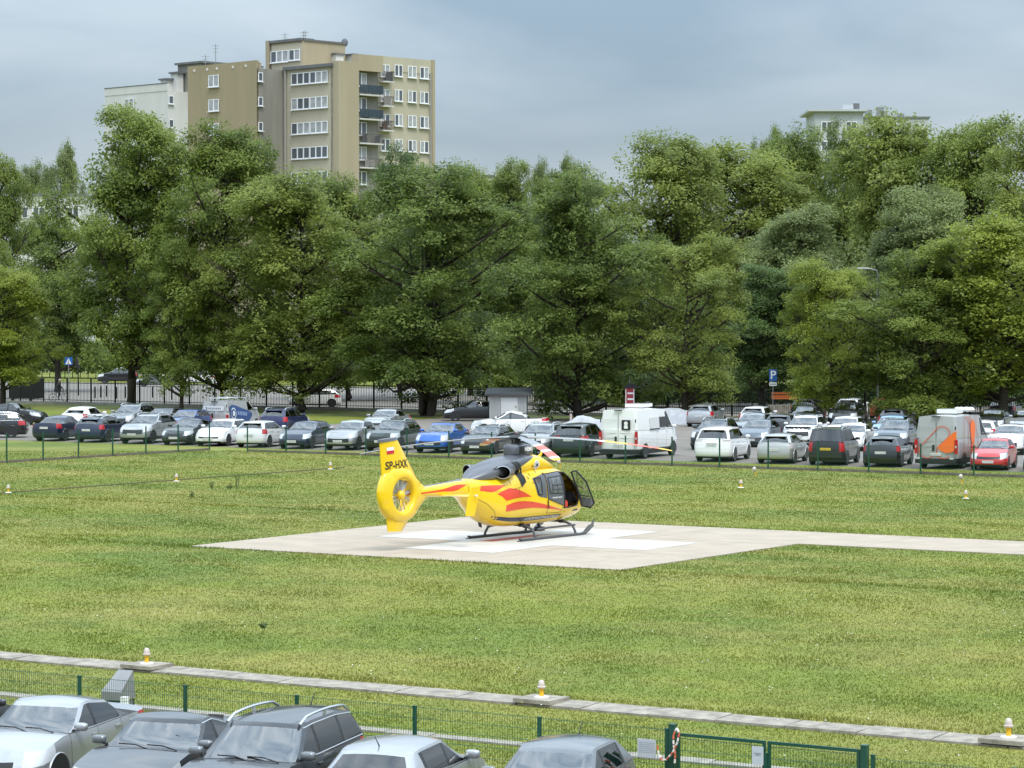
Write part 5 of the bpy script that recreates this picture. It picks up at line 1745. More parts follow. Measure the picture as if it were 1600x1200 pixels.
bp = b.build('side_print', mb_, gvn, fix=False)
for r_, o_, m_ in ((.36, .012, mw2), (.29, .016, mb_), (.17, .020, mw2)):
    b = MB().add([fl2(-1.65 + r_ * math.cos(a), 1.12 + r_ * math.sin(a), o_) for a in [6.283 * k / 18 for k in range(18)]], [tuple(range(18))])
    b.build('round_emblem', m_, bp, fix=False)
b = MB()
for k in range(6):
    x0 = -1.1 + k * .22
    b.add([fl2(x0, 1.02 - k * .02, .014), fl2(x0 + .15, 1.01 - k * .02, .014), fl2(x0 + .17, 1.24 - k * .02, .014), fl2(x0 + .02, 1.25 - k * .02, .014)], [(0, 1, 2, 3)])
b.build('print_letters', mat('print_paleblue', (.24, .33, .50), .6), bp, fix=False)
b = MB()
for s in (-1, 1): b.tube([(-1.9, s * .72, 2.08), (1.0, s * .72, 2.08)], .022, 6)
for xx in (-1.8, -.6, .5):
    b.tube([(xx, -.74, 2.05), (xx, .74, 2.05)], .022, 6)
    for s in (-1, 1): b.box((xx, s * .72, 1.98), (.04, .04, .18))
b.build('roof_rack', M_CHROME, gvn, 60)

# chequered band on the white sport utility car
tx = [o for o in bpy.data.objects if o.get('label', '').startswith('white sport utility car with a chequered')][0]
b = MB()
for k in range(12):
    for j in range(2):
        if (k + j) % 2: b.box((2.02 - .05 * j, -.66 + k * .12, 1.02 + .01 * j), (.05, .12, .10))
b.build('chequered_band', M_TRIM, tx)

# ------------------------------------------------------------------ nearest cars, bottom of the picture
ZN = -0.95
NEAR = 'cars parked along the near fence'
def near(style, colour, px, v, away, label, turn=0.0, **k):
    x, y = on_line(px, v)
    return car(style, colour, x, y, (AWAY if away else TOWARD) + turn, label, z=ZN, group=NEAR, **k)
near('sedan', 'silver', 76, 36.6, False, 'silver saloon at the bottom left corner')
near('sedan_chrome', 'graphite', 264, 36.2, False, 'dark grey saloon with chrome window line between silver saloon and black car')
near('suv_rails', 'graphite', 420, 35.4, False, 'black tall car with silver roof rails in the nearest row')
near('hatch_plain', 'silver', 636, 36.5, True, 'silver small hatchback with its tail to the camera in the nearest row')
near('hatch_plain', 'grey', 868, 36.8, False, 'blue grey small hatchback at the right end of the nearest row')
near('sedan', 'graphite', -105, 36.8, True, 'dark car whose bonnet edge just shows at the bottom left edge')
# ================================================================== helicopter
HA = R(36)                                   # nose points away and 36 degrees right of the view axis
hx0, hy0 = cw(.18, 90.0)
heli = empty('rescue_helicopter', (hx0, hy0, .034), math.pi / 2 + TH - HA, 'yellow rescue helicopter with red stripes standing on the helipad', 'helicopter')
M_HY = mat('heli_yellow', (.86, .56, .006), .30, coat=.6, spec=.5)
M_HG = mat('heli_grey', (.120, .126, .145), .36, metal=.2, coat=.3)
M_HR = mat('heli_red', (.74, .060, .022), .32, coat=.4)
M_HB = mat('heli_blue', (.025, .032, .085), .35, coat=.4)
M_HW = mat('heli_white', (.80, .80, .78), .35)
M_HK = mat('heli_black', (.014, .014, .016), .5)
M_SKID = mat('skid_grey', (.070, .072, .076), .45)
M_SEAT = mat('seat_fabric', (.030, .032, .036), .85)
M_INT = mat('cabin_lining', (.075, .078, .085), .8)
M_HGLASS = thin_glass('heli_glass', (.42, .46, .48), 1.55)
M_DOORGLASS = thin_glass('door_glass', (.62, .66, .66), 1.6)

def smooth_pts(tab, step):
    """monotone-ish smooth interpolation of a station table"""
    tab = sorted(tab)
    xs = [t[0] for t in tab]
    out = []
    n = int(round((xs[-1] - xs[0]) / step))
    for i in range(n + 1):
        x = xs[0] + (xs[-1] - xs[0]) * i / n
        k = max(0, min(len(xs) - 2, next((j for j in range(len(xs) - 1) if x <= xs[j + 1]), len(xs) - 2)))
        p0, p1, p2, p3 = tab[max(0, k - 1)], tab[k], tab[k + 1], tab[min(len(tab) - 1, k + 2)]
        t = (x - p1[0]) / (p2[0] - p1[0])
        row = [x]
        for c in range(1, len(p1)):
            m1 = (p2[c] - p0[c]) / (p2[0] - p0[0]) if p2[0] != p0[0] else 0
            m2 = (p3[c] - p1[c]) / (p3[0] - p1[0]) if p3[0] != p1[0] else 0
            h = p2[0] - p1[0]
            row.append((2 * t ** 3 - 3 * t ** 2 + 1) * p1[c] + (t ** 3 - 2 * t ** 2 + t) * h * m1 + (-2 * t ** 3 + 3 * t ** 2) * p2[c] + (t ** 3 - t ** 2) * h * m2)
        out.append(row)
    return out
def section(x, zb, zt, w, n=48, e=2.7):
    r = []
    for k in range(n):
        a = 2 * math.pi * k / n
        c, s = math.cos(a), math.sin(a)
        r.append((x, w * math.copysign(abs(c) ** (2 / e), c), (zb + zt) / 2 + (zt - zb) / 2 * math.copysign(abs(s) ** (2 / e), s)))
    return r
def inside(poly, x, y):
    r = False
    for i in range(len(poly)):
        (x1, y1), (x2, y2) = poly[i], poly[i - 1]
        if (y1 > y) != (y2 > y) and x < (x2 - x1) * (y - y1) / (y2 - y1) + x1: r = not r
    return r
FUS = [(3.10, .92, 1.02, .06), (3.04, .78, 1.20, .30), (2.85, .63, 1.42, .50), (2.5, .54, 1.72, .64), (2.1, .48, 2.00, .72), (1.7, .45, 2.16, .76),
       (1.2, .43, 2.26, .78), (.5, .42, 2.31, .78), (-.3, .42, 2.30, .78), (-1.0, .43, 2.20, .78), (-1.5, .49, 2.10, .755), (-1.9, .63, 2.05, .69), (-2.3, .88, 2.03, .58),
       (-2.7, 1.16, 2.02, .44), (-3.0, 1.36, 2.00, .34), (-3.3, 1.47, 1.98, .275), (-4.2, 1.52, 1.91, .215), (-5.3, 1.555, 1.845, .165)]
st = smooth_pts(FUS, .055)
DOOR = [(1.44, 2.06), (1.80, 2.02), (2.12, 1.72), (2.38, 1.30), (2.40, 1.08), (2.30, .95), (1.52, .90)]
SLIDE = [(.50, 2.04), (1.40, 2.08), (1.49, .98), (.56, 1.24)]
WIN_R = [(-.12, 1.90), (.22, 1.95), (.24, 1.40), (.06, 1.40)]
WIN_S = [(.63, 1.90), (1.33, 1.94), (1.40, 1.38), (.66, 1.42)]
fus, scr = MB(), MB()
winm = {1: MB(), 2: MB()}
N = 64
full = MB()
rows = [section(*r, n=N) for r in st]
for i in range(len(rows) - 1):
    for j in range(N):
        q = [rows[i][j], rows[i][(j + 1) % N], rows[i + 1][(j + 1) % N], rows[i + 1][j]]
        full.add(q, [(0, 1, 2, 3)])
        cx, cy, cz = (sum(p[k] for p in q) / 4 for k in range(3))
        if cy < -.2 and inside(DOOR, cx, cz): continue
        if cy < -.2 and inside(WIN_R, cx, cz): continue
        if cy < -.2 and inside(WIN_S, cx, cz): continue
        if cy > .2 and (inside(DOOR, cx, cz) or inside(WIN_S, cx, cz)): scr.add(q, [(0, 1, 2, 3)]); continue
        topz = interp(cx, [(r[0], r[2]) for r in FUS])
        if cx > 1.82 and cz > 1.15 + .35 * max(0, 2.3 - cx) and abs(cy) < .62 and cz < topz + .01: scr.add(q, [(0, 1, 2, 3)]); continue
        fus.add(q, [(0, 1, 2, 3)])
fus.add(rows[-1], [tuple(range(N))])
fuselage = fus.build('fuselage', M_HY, heli, 40)
scr.build('windscreen', M_HGLASS, heli, 60)
bm = bmesh.new(); full.mesh('probe', M_HY)
fm = full.mesh('probe', M_HY); bm.from_mesh(fm)
BV = BVHTree.FromBMesh(bm); bm.free()
def flank_y(x, z, side=-1):
    h = BV.ray_cast(Vector((x, side * 3, z)), Vector((0, -side, 0)))
    return h[0].y if h[0] is not None else None
def fine_poly(poly, step=.07):
    """polygon with holes none -> triangulated, subdivided"""
    b = bmesh.new()
    vs = []
    for i in range(len(poly)):
        p, q = Vector(poly[i]), Vector(poly[(i + 1) % len(poly)])
        n = max(1, int((q - p).length / step))
        vs += [b.verts.new((*p.lerp(q, k / n), 0)) for k in range(n)]
    f = b.faces.new(vs)
    bmesh.ops.triangulate(b, faces=[f])
    for _ in range(4):
        es = [e for e in b.edges if e.calc_length() > step * 1.5]
        if not es: break
        bmesh.ops.subdivide_edges(b, edges=es, cuts=1)
        bmesh.ops.triangulate(b, faces=b.faces[:])
    b.verts.index_update()
    out = [tuple(v.co[:2]) for v in b.verts], [tuple(v.index for v in f.verts) for f in b.faces]
    b.free()
    return out
def decal(name, poly, m, off=.006, sides=(-1,), parent=None, geo=None, prober=None):
    o = None
    pr = prober or flank_y
    for side in sides:
        vs, fs = geo if geo else fine_poly(poly)
        P = []
        last = 0
        ok = []
        for x, z in vs:
            y = pr(x, z, side)
            ok.append(y is not None)
            P.append((x, (y if y is not None else 0) + side * off, z))
        fs2 = [f for f in fs if all(ok[i] for i in f)]
        mb = MB(); mb.add(P, fs2)
        o = mb.build(name, m, parent or heli, 60, fix=False)
    return o
def curve_poly(top, bot, n=10):
    """area between two smooth edges, each a list of (x, z)"""
    def smooth(pts):
        t = smooth_pts([(p[0], p[1]) for p in pts], (max(q[0] for q in pts) - min(q[0] for q in pts)) / n)
        return [tuple(r) for r in t]
    a, b_ = smooth(top), smooth(bot)
    return a + b_[::-1]
BOTH = (-1, 1)
decal('red_stripe', curve_poly([(-3.05, 1.67), (-2.6, 1.79), (-1.6, 1.78)], [(-3.05, 1.655), (-2.6, 1.64), (-2.15, 1.59), (-1.6, 1.765)]), M_HR, sides=BOTH)
decal('red_stripe', [(-2.0, 1.52), (-1.7, 1.62), (-1.42, 1.68), (-1.1, 1.64), (-.75, 1.53), (-.32, 1.36), (-.8, 1.365), (-1.25, 1.34), (-1.62, 1.29), (-1.78, 1.42)], M_HR, sides=BOTH)
decal('red_stripe', curve_poly([(-1.62, 1.15), (-1.1, 1.245), (-.3, 1.20), (.5, 1.06), (1.46, .84)], [(-1.62, .945), (-.9, .995), (-.2, 1.0), (.6, .93), (1.46, .83)]), M_HR, sides=BOTH)
decal('red_stripe', curve_poly([(-5.25, 1.70), (-4.2, 1.76), (-3.5, 1.87), (-3.1, 1.86)], [(-5.25, 1.66), (-4.2, 1.69), (-3.6, 1.685), (-3.1, 1.845)]), M_HR, sides=BOTH)
blue = decal('blue_stripe', curve_poly([(-2.05, .82), (-1.2, .74), (.3, .715), (1.5, .715)], [(-1.95, .71), (-1.2, .61), (.3, .585), (1.42, .625)]), M_HB, sides=BOTH)
def text_decal(name, body, x, z, size, m, sides=(-1,), off=.010, bold=0.0, sx=1.0, slope=0.0, prober=None, parent=None):
    vs, fs = text_geo(body, size, bold, 0, 1.0, sx)
    for side in sides:
        k = 1 if side == -1 else -1
        g = ([(x + k * p[0], z + p[1] + slope * p[0] * k) for p in vs], fs)
        decal(name, None, m, off, (side,), parent, g, prober)
text_decal('lettering', 'LOTNICZE POGOTOWIE RATUNKOWE', .46, .652, .10, M_HW, sides=(-1,), bold=.0025, sx=1.06)
# round emblem: white disc, blue ring, star bars
def disc(x, z, r, n=20): return [(x + r * math.cos(6.2832 * k / n), z + r * math.sin(6.2832 * k / n)) for k in range(n)]
# panel of the cabin window band and the sliding door with its frame
decal('window_band', [(-.20, 1.93), (.48, 2.055), (.52, 1.27), (.12, 1.33), (-.02, 1.42)], M_HG, .006)
decal('sliding_door', SLIDE, M_HG, .012)
def glass_decal(name, poly, off): return decal(name, poly, M_HGLASS, off)
# cut the window holes in the dark band by laying lighter glass over them
M_WINLIGHT = mat('cabin_window', (.16, .175, .18), .06, spec=.9, var=.55, vscale=5, col2=(.05, .055, .06))
decal('side_window', WIN_R, M_WINLIGHT, .010)
sw_ = decal('side_window', WIN_S, M_WINLIGHT, .017)
for poly, r in ((WIN_R, .018), (WIN_S, .016), (SLIDE, .012), (DOOR, .022)):
    pts = []
    for i in range(len(poly)):
        p, q = Vector(poly[i]), Vector(poly[(i + 1) % len(poly)])
        for k in range(6):
            c = p.lerp(q, k / 6); y = flank_y(c.x, c.y)
            if y is not None: pts.append((c.x, y - .014, c.y))
    pts.append(pts[0])
    MB().tube(pts, r, 6, cap=False).build('door_seal' if poly is not DOOR else 'door_frame', M_HK, heli, 60)
for z in (1.50, 1.58, 1.66): pass
b = MB()
for pts in ([(.80, 1.66), (1.34, 1.67)], [(.80, 1.52), (1.36, 1.52)], [(.80, 1.70), (.82, 1.42)], [(1.08, 1.68), (1.10, 1.42)]):
    b.tube([(x, flank_y(x, z) - .024, z) for x, z in pts], .010, 5)
b.build('window_rack', M_HK, heli)
text_decal('lettering', 'www.lpr.com.pl', 1.06, 1.27, .085, M_HW, off=.020, bold=.002)
b = MB(); y = flank_y(.56, 1.12)
b.tube([(.56, y - .02, 1.20), (.58, y - .03, 1.08), (.60, y - .02, .93)], .016, 6)
b.build('door_handle', M_HK, heli)
# small placards, vents and seams
for x, z, w_, h_ in ((-.42, 1.92, .05, .10), (-.30, 2.02, .05, .10), (.10, 2.10, .05, .10), (-.30, 1.78, .16, .02), (-1.2, 1.62, .05, .05), (-.35, 1.15, .12, .02), (1.5, .80, .10, .025)):
    decal('placard', [(x, z), (x + w_, z), (x + w_ * .6, z + h_)], M_HK, .010)
def seam(pts, r=.006):
    P = []
    for i in range(len(pts) - 1):
        p, q = Vector(pts[i]), Vector(pts[i + 1])
        for k in range(8):
            c = p.lerp(q, k / 8); y = flank_y(c.x, c.y)
            if y is not None: P.append((c.x, y - .003, c.y))
    if len(P) > 2: MB().tube(P, r, 5).build('panel_seam', M_HK, heli, 60)
seam([(-3.05, 1.95), (-3.02, 1.62), (-2.80, 1.44), (-2.35, 1.22), (-2.05, .98), (-1.90, .75), (-1.88, .68)])
seam([(-1.35, 1.95), (-1.32, 1.72)])
seam([(-.95, 1.68), (-.98, 1.42)])
seam([(.56, 1.24), (.60, .78), (1.35, .78), (1.49, .98)])
seam([(-2.05, 1.58), (-1.55, 1.60), (-.6, 1.72)], .004)
# ------------------------------------------------------------------ upper deck
GC = [(-2.78, 1.90, 2.02, .14), (-2.5, 1.87, 2.16, .33), (-2.2, 1.87, 2.31, .47), (-1.85, 1.88, 2.43, .57), (-1.4, 1.92, 2.53, .63), (-1.0, 2.02, 2.60, .64), (-.6, 2.16, 2.64, .61), (-.1, 2.33, 2.67, .55), (.35, 2.45, 2.65, .44)]
g = MB().grid([section(*r, n=40, e=2.4) for r in smooth_pts(GC, .07)], closed=True)
gm = g.mesh('engine_cowling', M_HG, 60)
link('engine_cowling', gm, heli)
FC = [(-.75, 2.0, 2.42, .60), (-.3, 2.05, 2.58, .60), (.2, 2.08, 2.66, .585), (.6, 2.08, 2.64, .56), (.95, 2.08, 2.52, .52), (1.3, 2.08, 2.36, .44), (1.6, 2.06, 2.22, .32), (1.75, 2.04, 2.14, .2)]
f_ = MB().grid([section(*r, n=40, e=2.5) for r in smooth_pts(FC, .07)], closed=True)
fcm = f_.mesh('forward_cowling', M_HY, 60)
link('forward_cowling', fcm, heli)
def bvh_of(*ms):
    b_ = bmesh.new()
    for m_ in ms: b_.from_mesh(m_)
    t = BVHTree.FromBMesh(b_); b_.free(); return t
BVU = bvh_of(fm, gm, fcm)
def deck_y(x, z, side=-1):
    h = BVU.ray_cast(Vector((x, side * 3, z)), Vector((0, -side, 0)))
    return h[0].y if h[0] is not None else None
em = decal('emblem', disc(.22, 2.33, .15), M_HW, .012, prober=deck_y)
decal('emblem_ring', disc(.22, 2.33, .12), M_HB, .016, prober=deck_y, parent=em)
decal('emblem_field', disc(.22, 2.33, .105), M_HW, .019, prober=deck_y, parent=em)
for a_ in (0, 60, 120):
    ca, sa = math.cos(R(90 + a_)), math.sin(R(90 + a_))
    bar = [(.22 + u * ca - v * sa, 2.33 + u * sa + v * ca) for u, v in ((-.08, -.02), (.08, -.02), (.08, .02), (-.08, .02))]
    decal('emblem_star', bar, M_HB, .023, prober=deck_y, parent=em)
# dark louvred strap behind the cowling
decal('intake_strap', [(-1.14, 2.46), (-.84, 2.50), (-.66, 2.30), (-.56, 2.0), (-.55, 1.84), (-.84, 1.68), (-.88, 2.0), (-.98, 2.30)], M_HK, .014, BOTH, prober=deck_y)
decal('oil_window', disc(-.02, 2.30, .045), mat('amber', (.35, .18, .02), .4), .012, prober=deck_y)
decal('vent', [(-2.0, 2.28), (-1.76, 2.36), (-1.70, 2.31), (-1.92, 2.25)], M_HK, .010, BOTH, prober=deck_y)
# exhausts: rolled oval lips with dark throats
for side in (-1, 1):
    p0 = Vector((-1.20, side * .47, 2.16)); d = Vector((-1, side * .42, .04)).normalized()
    b = MB()
    b.tube([p0, p0 + d * .35, p0 + d * .60], [.24, .26, .245], 20, cap=False, flat=(1.0, .80))
    b.build('exhaust_shroud', M_HG, heli, 60)
    b = MB().tube([p0 + d * .57, p0 + d * .61, p0 + d * .615], [.25, .256, .232], 20, cap=False, flat=(1.0, .80))
    b.build('exhaust_lip', M_CHROME, heli, 60)
    b = MB().tube([p0 + d * .612, p0 + d * .2], [.230, .20], 20, cap=False, flat=(1.0, .80))
    b.tube([p0 + d * .2, p0 + d * .19], [.20, .20], 20, flat=(1.0, .80))
    b.build('exhaust_throat', mat('throat_black', (.012, .010, .010), .8), heli)
    b = MB().tube([p0 + d * .25, p0 + d * .58], [.10, .105], 14, cap=False)
    b.build('exhaust_pipe', mat('burnt_metal', (.16, .13, .11), .45, metal=.6), heli, 60)
# mast fairing with lettering
MFa = [(-.42, 2.66, 2.90, .22), (-.36, 2.62, 2.98, .30), (.0, 2.60, 3.00, .33), (.36, 2.58, 2.97, .31), (.50, 2.56, 2.86, .24), (.62, 2.54, 2.70, .15)]
mf = MB().grid([section(*r, n=32, e=4.5) for r in smooth_pts(MFa, .05)], closed=True)
for r_ in (MFa[0], MFa[-1]): mf.add(section(*r_, n=32, e=4.5), [tuple(range(32))])
mfm = mf.mesh('mast_fairing', M_HG, 45)
link('mast_fairing', mfm, heli)
BVM = bvh_of(mfm)
def mast_y(x, z, side=-1):
    h = BVM.ray_cast(Vector((x, side * 3, z)), Vector((0, -side, 0)))
    return h[0].y if h[0] is not None else None
text_decal('lettering', 'HEMS', .14, 2.83, .18, M_HW, (-1,), .010, .006, 1.0, prober=mast_y)
decal('fairing_grille', [(-.34, 2.70), (-.02, 2.69), (-.02, 2.93), (-.33, 2.93)], M_HK, .006, BOTH, prober=mast_y)
# yellow wire cutter above the cabin
MB().prism([(.95, 2.50), (1.18, 2.44), (1.32, 2.62), (1.34, 2.82), (1.26, 2.64)], -.02, .02, 'xz').build('wire_cutter', M_HY, heli)
# ------------------------------------------------------------------ rotor
b = MB().lathe([(.13, 2.95), (.11, 3.05), (.09, 3.16)], 14)
b.build('rotor_mast', M_HK, heli, 40)
b = MB().lathe([(.12, 3.13), (.30, 3.16), (.33, 3.20), (.26, 3.25), (.10, 3.28), (.08, 3.33), (.02, 3.34)], 20)
for k in range(4):
    a_ = k * math.pi / 2 + .4
    b.tube([(.16 * math.cos(a_), .16 * math.sin(a_), 3.02), (.20 * math.cos(a_), .20 * math.sin(a_), 3.17)], .022, 6)
hub = b.build('rotor_hub', M_HK, heli, 40)
phi0 = -math.atan2(.97, .23) + TH - heli.rotation_euler.z     # the blade that points at the camera
M_BLADE_G = mat('blade_grey', (.26, .27, .28), .4)
M_BLADE_W = mat('blade_white', (.72, .70, .66), .4)
M_BLADE_R = mat('blade_red', (.66, .13, .085), .4)
M_BLADE_Y = mat('blade_yellow', (.80, .52, .04), .4)
for k in range(4):
    a_ = phi0 + k * math.pi / 2
    ca, sa = math.cos(a_), math.sin(a_)
    segs = [(.28, .07, .05), (.55, .09, .05), (.80, .085, .035), (1.1, .15, .028), (2.0, .15, .026), (2.6, .15, .024), (2.85, .15, .024), (3.6, .15, .022), (3.9, .15, .022), (4.65, .15, .02), (4.85, .145, .02), (5.1, .10, .012)]
    mats = [0, 0, 0, 0, 0, 1, 2, 1, 2, 1, 3]
    if k in (1, 3): mats = [0, 0, 0, 0, 0, 0 if k == 3 else 1, 0 if k == 3 else 3, 2 if k == 1 else 0, 2 if k == 1 else 0, 3 if k == 1 else 0, 3 if k == 1 else 0]
    rings = []
    for r_, ch, th_ in segs:
        zc = 3.20 - .018 * r_ ** 2 - .002 * r_
        ring = []
        for q in range(10):
            t = 2 * math.pi * q / 10
            yy = ch * math.cos(t); zz = th_ * math.sin(t) * (1.0 if math.cos(t) > -.2 else .5)
            pit = .10
            yy, zz = yy * math.cos(pit) - zz * math.sin(pit), yy * math.sin(pit) + zz * math.cos(pit)
            ring.append((r_ * ca - yy * sa, r_ * sa + yy * ca, zc + zz))
        rings.append(ring)
    b = MB()
    for i in range(len(rings) - 1): b.grid([rings[i], rings[i + 1]], mats[i], closed=True)
    b.add(rings[-1], [tuple(range(10))], mats[-1])
    b.build('rotor_blade', [M_BLADE_G, M_BLADE_W, M_BLADE_R, M_BLADE_Y], heli, 50)
# ------------------------------------------------------------------ tail
FX, FZ = -6.08, 1.67                          # fan centre
# grey upper side of the boom
TB = [(-5.2, 1.855, .09), (-4.2, 1.905, .125), (-3.4, 1.965, .17), (-3.1, 2.0, .2)]
b = MB().grid([[(x, w_ * math.cos(a_), z - .085 + .105 * math.sin(a_)) for a_ in [math.pi * q / 12 for q in range(13)]] for x, z, w_ in TB])
b.build('boom_fairing', M_HG, heli, 60)
out = [(-7.10, 1.82), (-7.02, 2.08), (-6.86, 2.34), (-6.5, 2.5), (-6.1, 2.52), (-5.65, 2.40), (-5.3, 2.12), (-4.95, 1.90), (-4.72, 1.80), (-4.72, 1.58), (-5.0, 1.38), (-5.3, 1.12), (-5.6, .92), (-6.0, .82), (-6.4, .86), (-6.75, 1.05), (-6.98, 1.32), (-7.08, 1.56)]
def rim(phi):
    d = (math.cos(phi), math.sin(phi)); best = 1.0
    for i in range(len(out)):
        (x1, z1), (x2, z2) = out[i], out[(i + 1) % len(out)]
        x1 -= FX; x2 -= FX; z1 -= FZ; z2 -= FZ
        den = d[0] * (z2 - z1) - d[1] * (x2 - x1)
        if abs(den) < 1e-9: continue
        t = (x1 * (z2 - z1) - z1 * (x2 - x1)) / den
        s_ = (x1 * d[1] - z1 * d[0]) / den
        if t > 0 and -1e-6 <= s_ <= 1 + 1e-6: best = t
    return best
rows_ = []
NP = 72
for k in range(NP):
    phi = 2 * math.pi * k / NP
    Ro = rim(phi); r0 = .50
    prof_ = []
    thick = .205
    edge = .085 if Ro > .95 else .13
    samples = [(r0, 0), (r0, .12), (r0 + .015, .17), (r0 + .06, thick), (r0 + .13, thick - .005), (lerp(r0, Ro, .75), lerp(thick, edge, .55)), (Ro - .035, edge), (Ro, edge * .5), (Ro, 0)]
    full_ = [(r_, -h_) for r_, h_ in samples] + [(r_, h_) for r_, h_ in samples[::-1][1:]]
    rows_.append([(FX + r_ * math.cos(phi), h_, FZ + r_ * math.sin(phi)) for r_, h_ in full_])
rows_.append(rows_[0])
sh = MB().grid(rows_)
shm = sh.mesh('fan_shroud', M_HY, 50)
link('fan_shroud', shm, heli)
def fin(name, root_pts, tip_pts, th0, th1, m, parent=heli):
    """root_pts, tip_pts: (rear, front) pairs (x, z); lens section"""
    rws = []
    for t in (0, .25, .5, .75, 1.0):
        a_ = Vector(root_pts[0]).lerp(Vector(tip_pts[0]), t); c_ = Vector(root_pts[1]).lerp(Vector(tip_pts[1]), t)
        th_ = lerp(th0, th1, t)
        ring = []
        for q, wq in ((0, .12), (.15, .7), (.4, 1), (.7, .95), (.93, .6), (1, .1)): 
            p = a_.lerp(c_, q); ring.append((p.x, th_ * wq, p.y))
        ring2 = [(x, -y, z) for x, y, z in ring[::-1]]
        rws.append(ring + ring2)
    b = MB().grid(rws, closed=True)
    b.add(rws[0], [tuple(range(12))]); b.add(rws[-1], [tuple(range(12))])
    return b.build(name, m, parent, 50)
uf = fin('upper_fin', [(-6.90, 2.22), (-5.15, 2.02)], [(-7.02, 3.28), (-6.17, 3.34)], .155, .09, M_HY)
fin('fin_cap', [(-7.10, 3.28), (-6.15, 3.345)], [(-7.10, 3.36), (-6.22, 3.42)], .11, .09, M_HG)
fin('lower_fin', [(-6.72, 1.15), (-5.45, 1.08)], [(-6.62, .60), (-5.98, .57)], .15, .10, M_HY)
b = MB().lathe([(.035, 3.39), (.04, 3.47), (.02, 3.52)], 8, (-6.45, 0, 0)); b.build('beacon', M_HW, heli, 40)
ufm = uf.data
BVF = bvh_of(ufm)
def fin_y(x, z, side=-1):
    h = BVF.ray_cast(Vector((x, side * 3, z)), Vector((0, -side, 0)))
    return h[0].y if h[0] is not None else None
text_decal('lettering', 'SP-HXK', -6.31, 2.59, .33, M_HK, (-1, 1), .008, .007, .93, .05, prober=fin_y)
fl = decal('flag', [(-6.78, 3.02), (-6.46, 3.04), (-6.46, 3.14), (-6.78, 3.12)], M_HW, .010, (-1,), prober=fin_y)
decal('flag_lower', [(-6.78, 2.92), (-6.46, 2.94), (-6.46, 3.04), (-6.78, 3.02)], mat('flag_red', (.55, .02, .04), .4), .010, (-1,), fl, prober=fin_y)
decal('flag', [(-6.78, 2.92), (-6.46, 2.94), (-6.46, 3.14), (-6.78, 3.12)], M_HW, .010, (1,), prober=fin_y)
# ducted fan
b = MB().lathe([(.02, -.17), (.10, -.16), (.135, -.12), (.14, .02), (.12, .10), (.02, .14)], 18, (FX, 0, FZ), 'y')
b.build('fan_hub', M_HY, heli, 50)
M_FANB = mat('fan_blade', (.34, .34, .33), .4, metal=.4)
for k in range(10):
    a_ = 2 * math.pi * (k + (.18 if k % 2 else 0)) / 10 + .2
    ca, sa = math.cos(a_), math.sin(a_)
    ring = []
    for r_ in (.12, .49):
        tw = .75 - .3 * (r_ / .5)
        ring.append([(FX + r_ * ca - u * math.cos(tw) * sa, u * math.sin(tw) - .04, FZ + r_ * sa + u * math.cos(tw) * ca) for u in (-.05, .05)])
    b = MB().add(ring[0] + ring[1][::-1], [(0, 1, 2, 3)])
    b.v += [(x, y + .012, z) for x, y, z in b.v[:4]]
    b.f += [(7, 6, 5, 4), (0, 4, 5, 1), (1, 5, 6, 2), (2, 6, 7, 3), (3, 7, 4, 0)]; b.m += [0] * 5
    b.build('fan_blade', M_FANB, heli)
for k in range(11):
    a_ = 2 * math.pi * k / 11 + .07
    MB().tube([(FX + .10 * math.cos(a_), .10, FZ + .10 * math.sin(a_)), (FX + .5 * math.cos(a_), .11, FZ + .5 * math.sin(a_))], .02, 5).build('stator_vane', M_HW, heli)
MB().tube([(FX + .08, -.02, FZ + .0), (FX + .56, -.02, FZ + .02)], .035, 8).build('drive_shaft', mat('shaft_red', (.40, .07, .04), .4), heli)
# tailplane with end plates
SX = -4.05
rws = []
for y in (-1.28, -.6, 0, .6, 1.28):
    rws.append([(SX + .24, y, 1.58), (SX + .12, y, 1.62), (SX - .10, y, 1.61), (SX - .26, y, 1.58), (SX - .10, y, 1.555), (SX + .12, y, 1.55)])
MB().grid(rws, closed=True).build('tailplane', M_HY, heli, 50)
for s in (-1, 1):
    poly = [(SX + .30, 1.86), (SX - .16, 1.86), (SX - .40, 1.00), (SX - .02, .98), (SX + .02, 1.1)]
    MB().prism(poly, s * 1.26, s * 1.33, 'xz').build('end_plate', M_HY, heli)
    MB().lathe([(.035, 0), (.03, .07), (.01, .10)], 8, (SX - .02, s * 1.33 + (0 if s > 0 else -.1), 1.60), 'y').build('position_light', M_HW, heli, 40)
# ------------------------------------------------------------------ landing gear
for s in (-1, 1):
    y = s * 1.0
    pts = [(-1.30, y, .085), (-1.18, y, .05), (-.9, y, .045), (.6, y, .045), (2.05, y, .045), (2.35, y, .075), (2.58, y, .18), (2.74, y, .33), (2.86, y, .50)]
    sk = MB().tube(pts, [.03, .045, .047, .047, .047, .048, .05, .045, .015], 10).build('skid', M_SKID, heli, 60)
    MB().box((-.95, y, .018), (.75, .15, .028)).build('skid_shoe', M_SKID, sk)
    MB().add([(2.30, y - .09, .06), (2.30, y + .09, .06), (2.70, y + .10, .28), (2.70, y - .10, .28), (2.30, y - .09, .085), (2.30, y + .09, .085), (2.68, y + .10, .31), (2.68, y - .10, .31)],
             [(3, 2, 1, 0), (4, 5, 6, 7), (0, 1, 5, 4), (1, 2, 6, 5), (2, 3, 7, 6), (3, 0, 4, 7)]).build('snow_pad', M_SKID, sk)
    MB().tube([(-.3, s * .98, .33), (.3, s * 1.03, .36), (1.7, s * 1.03, .36)], .035, 8).build('step', M_SKID, heli, 60)
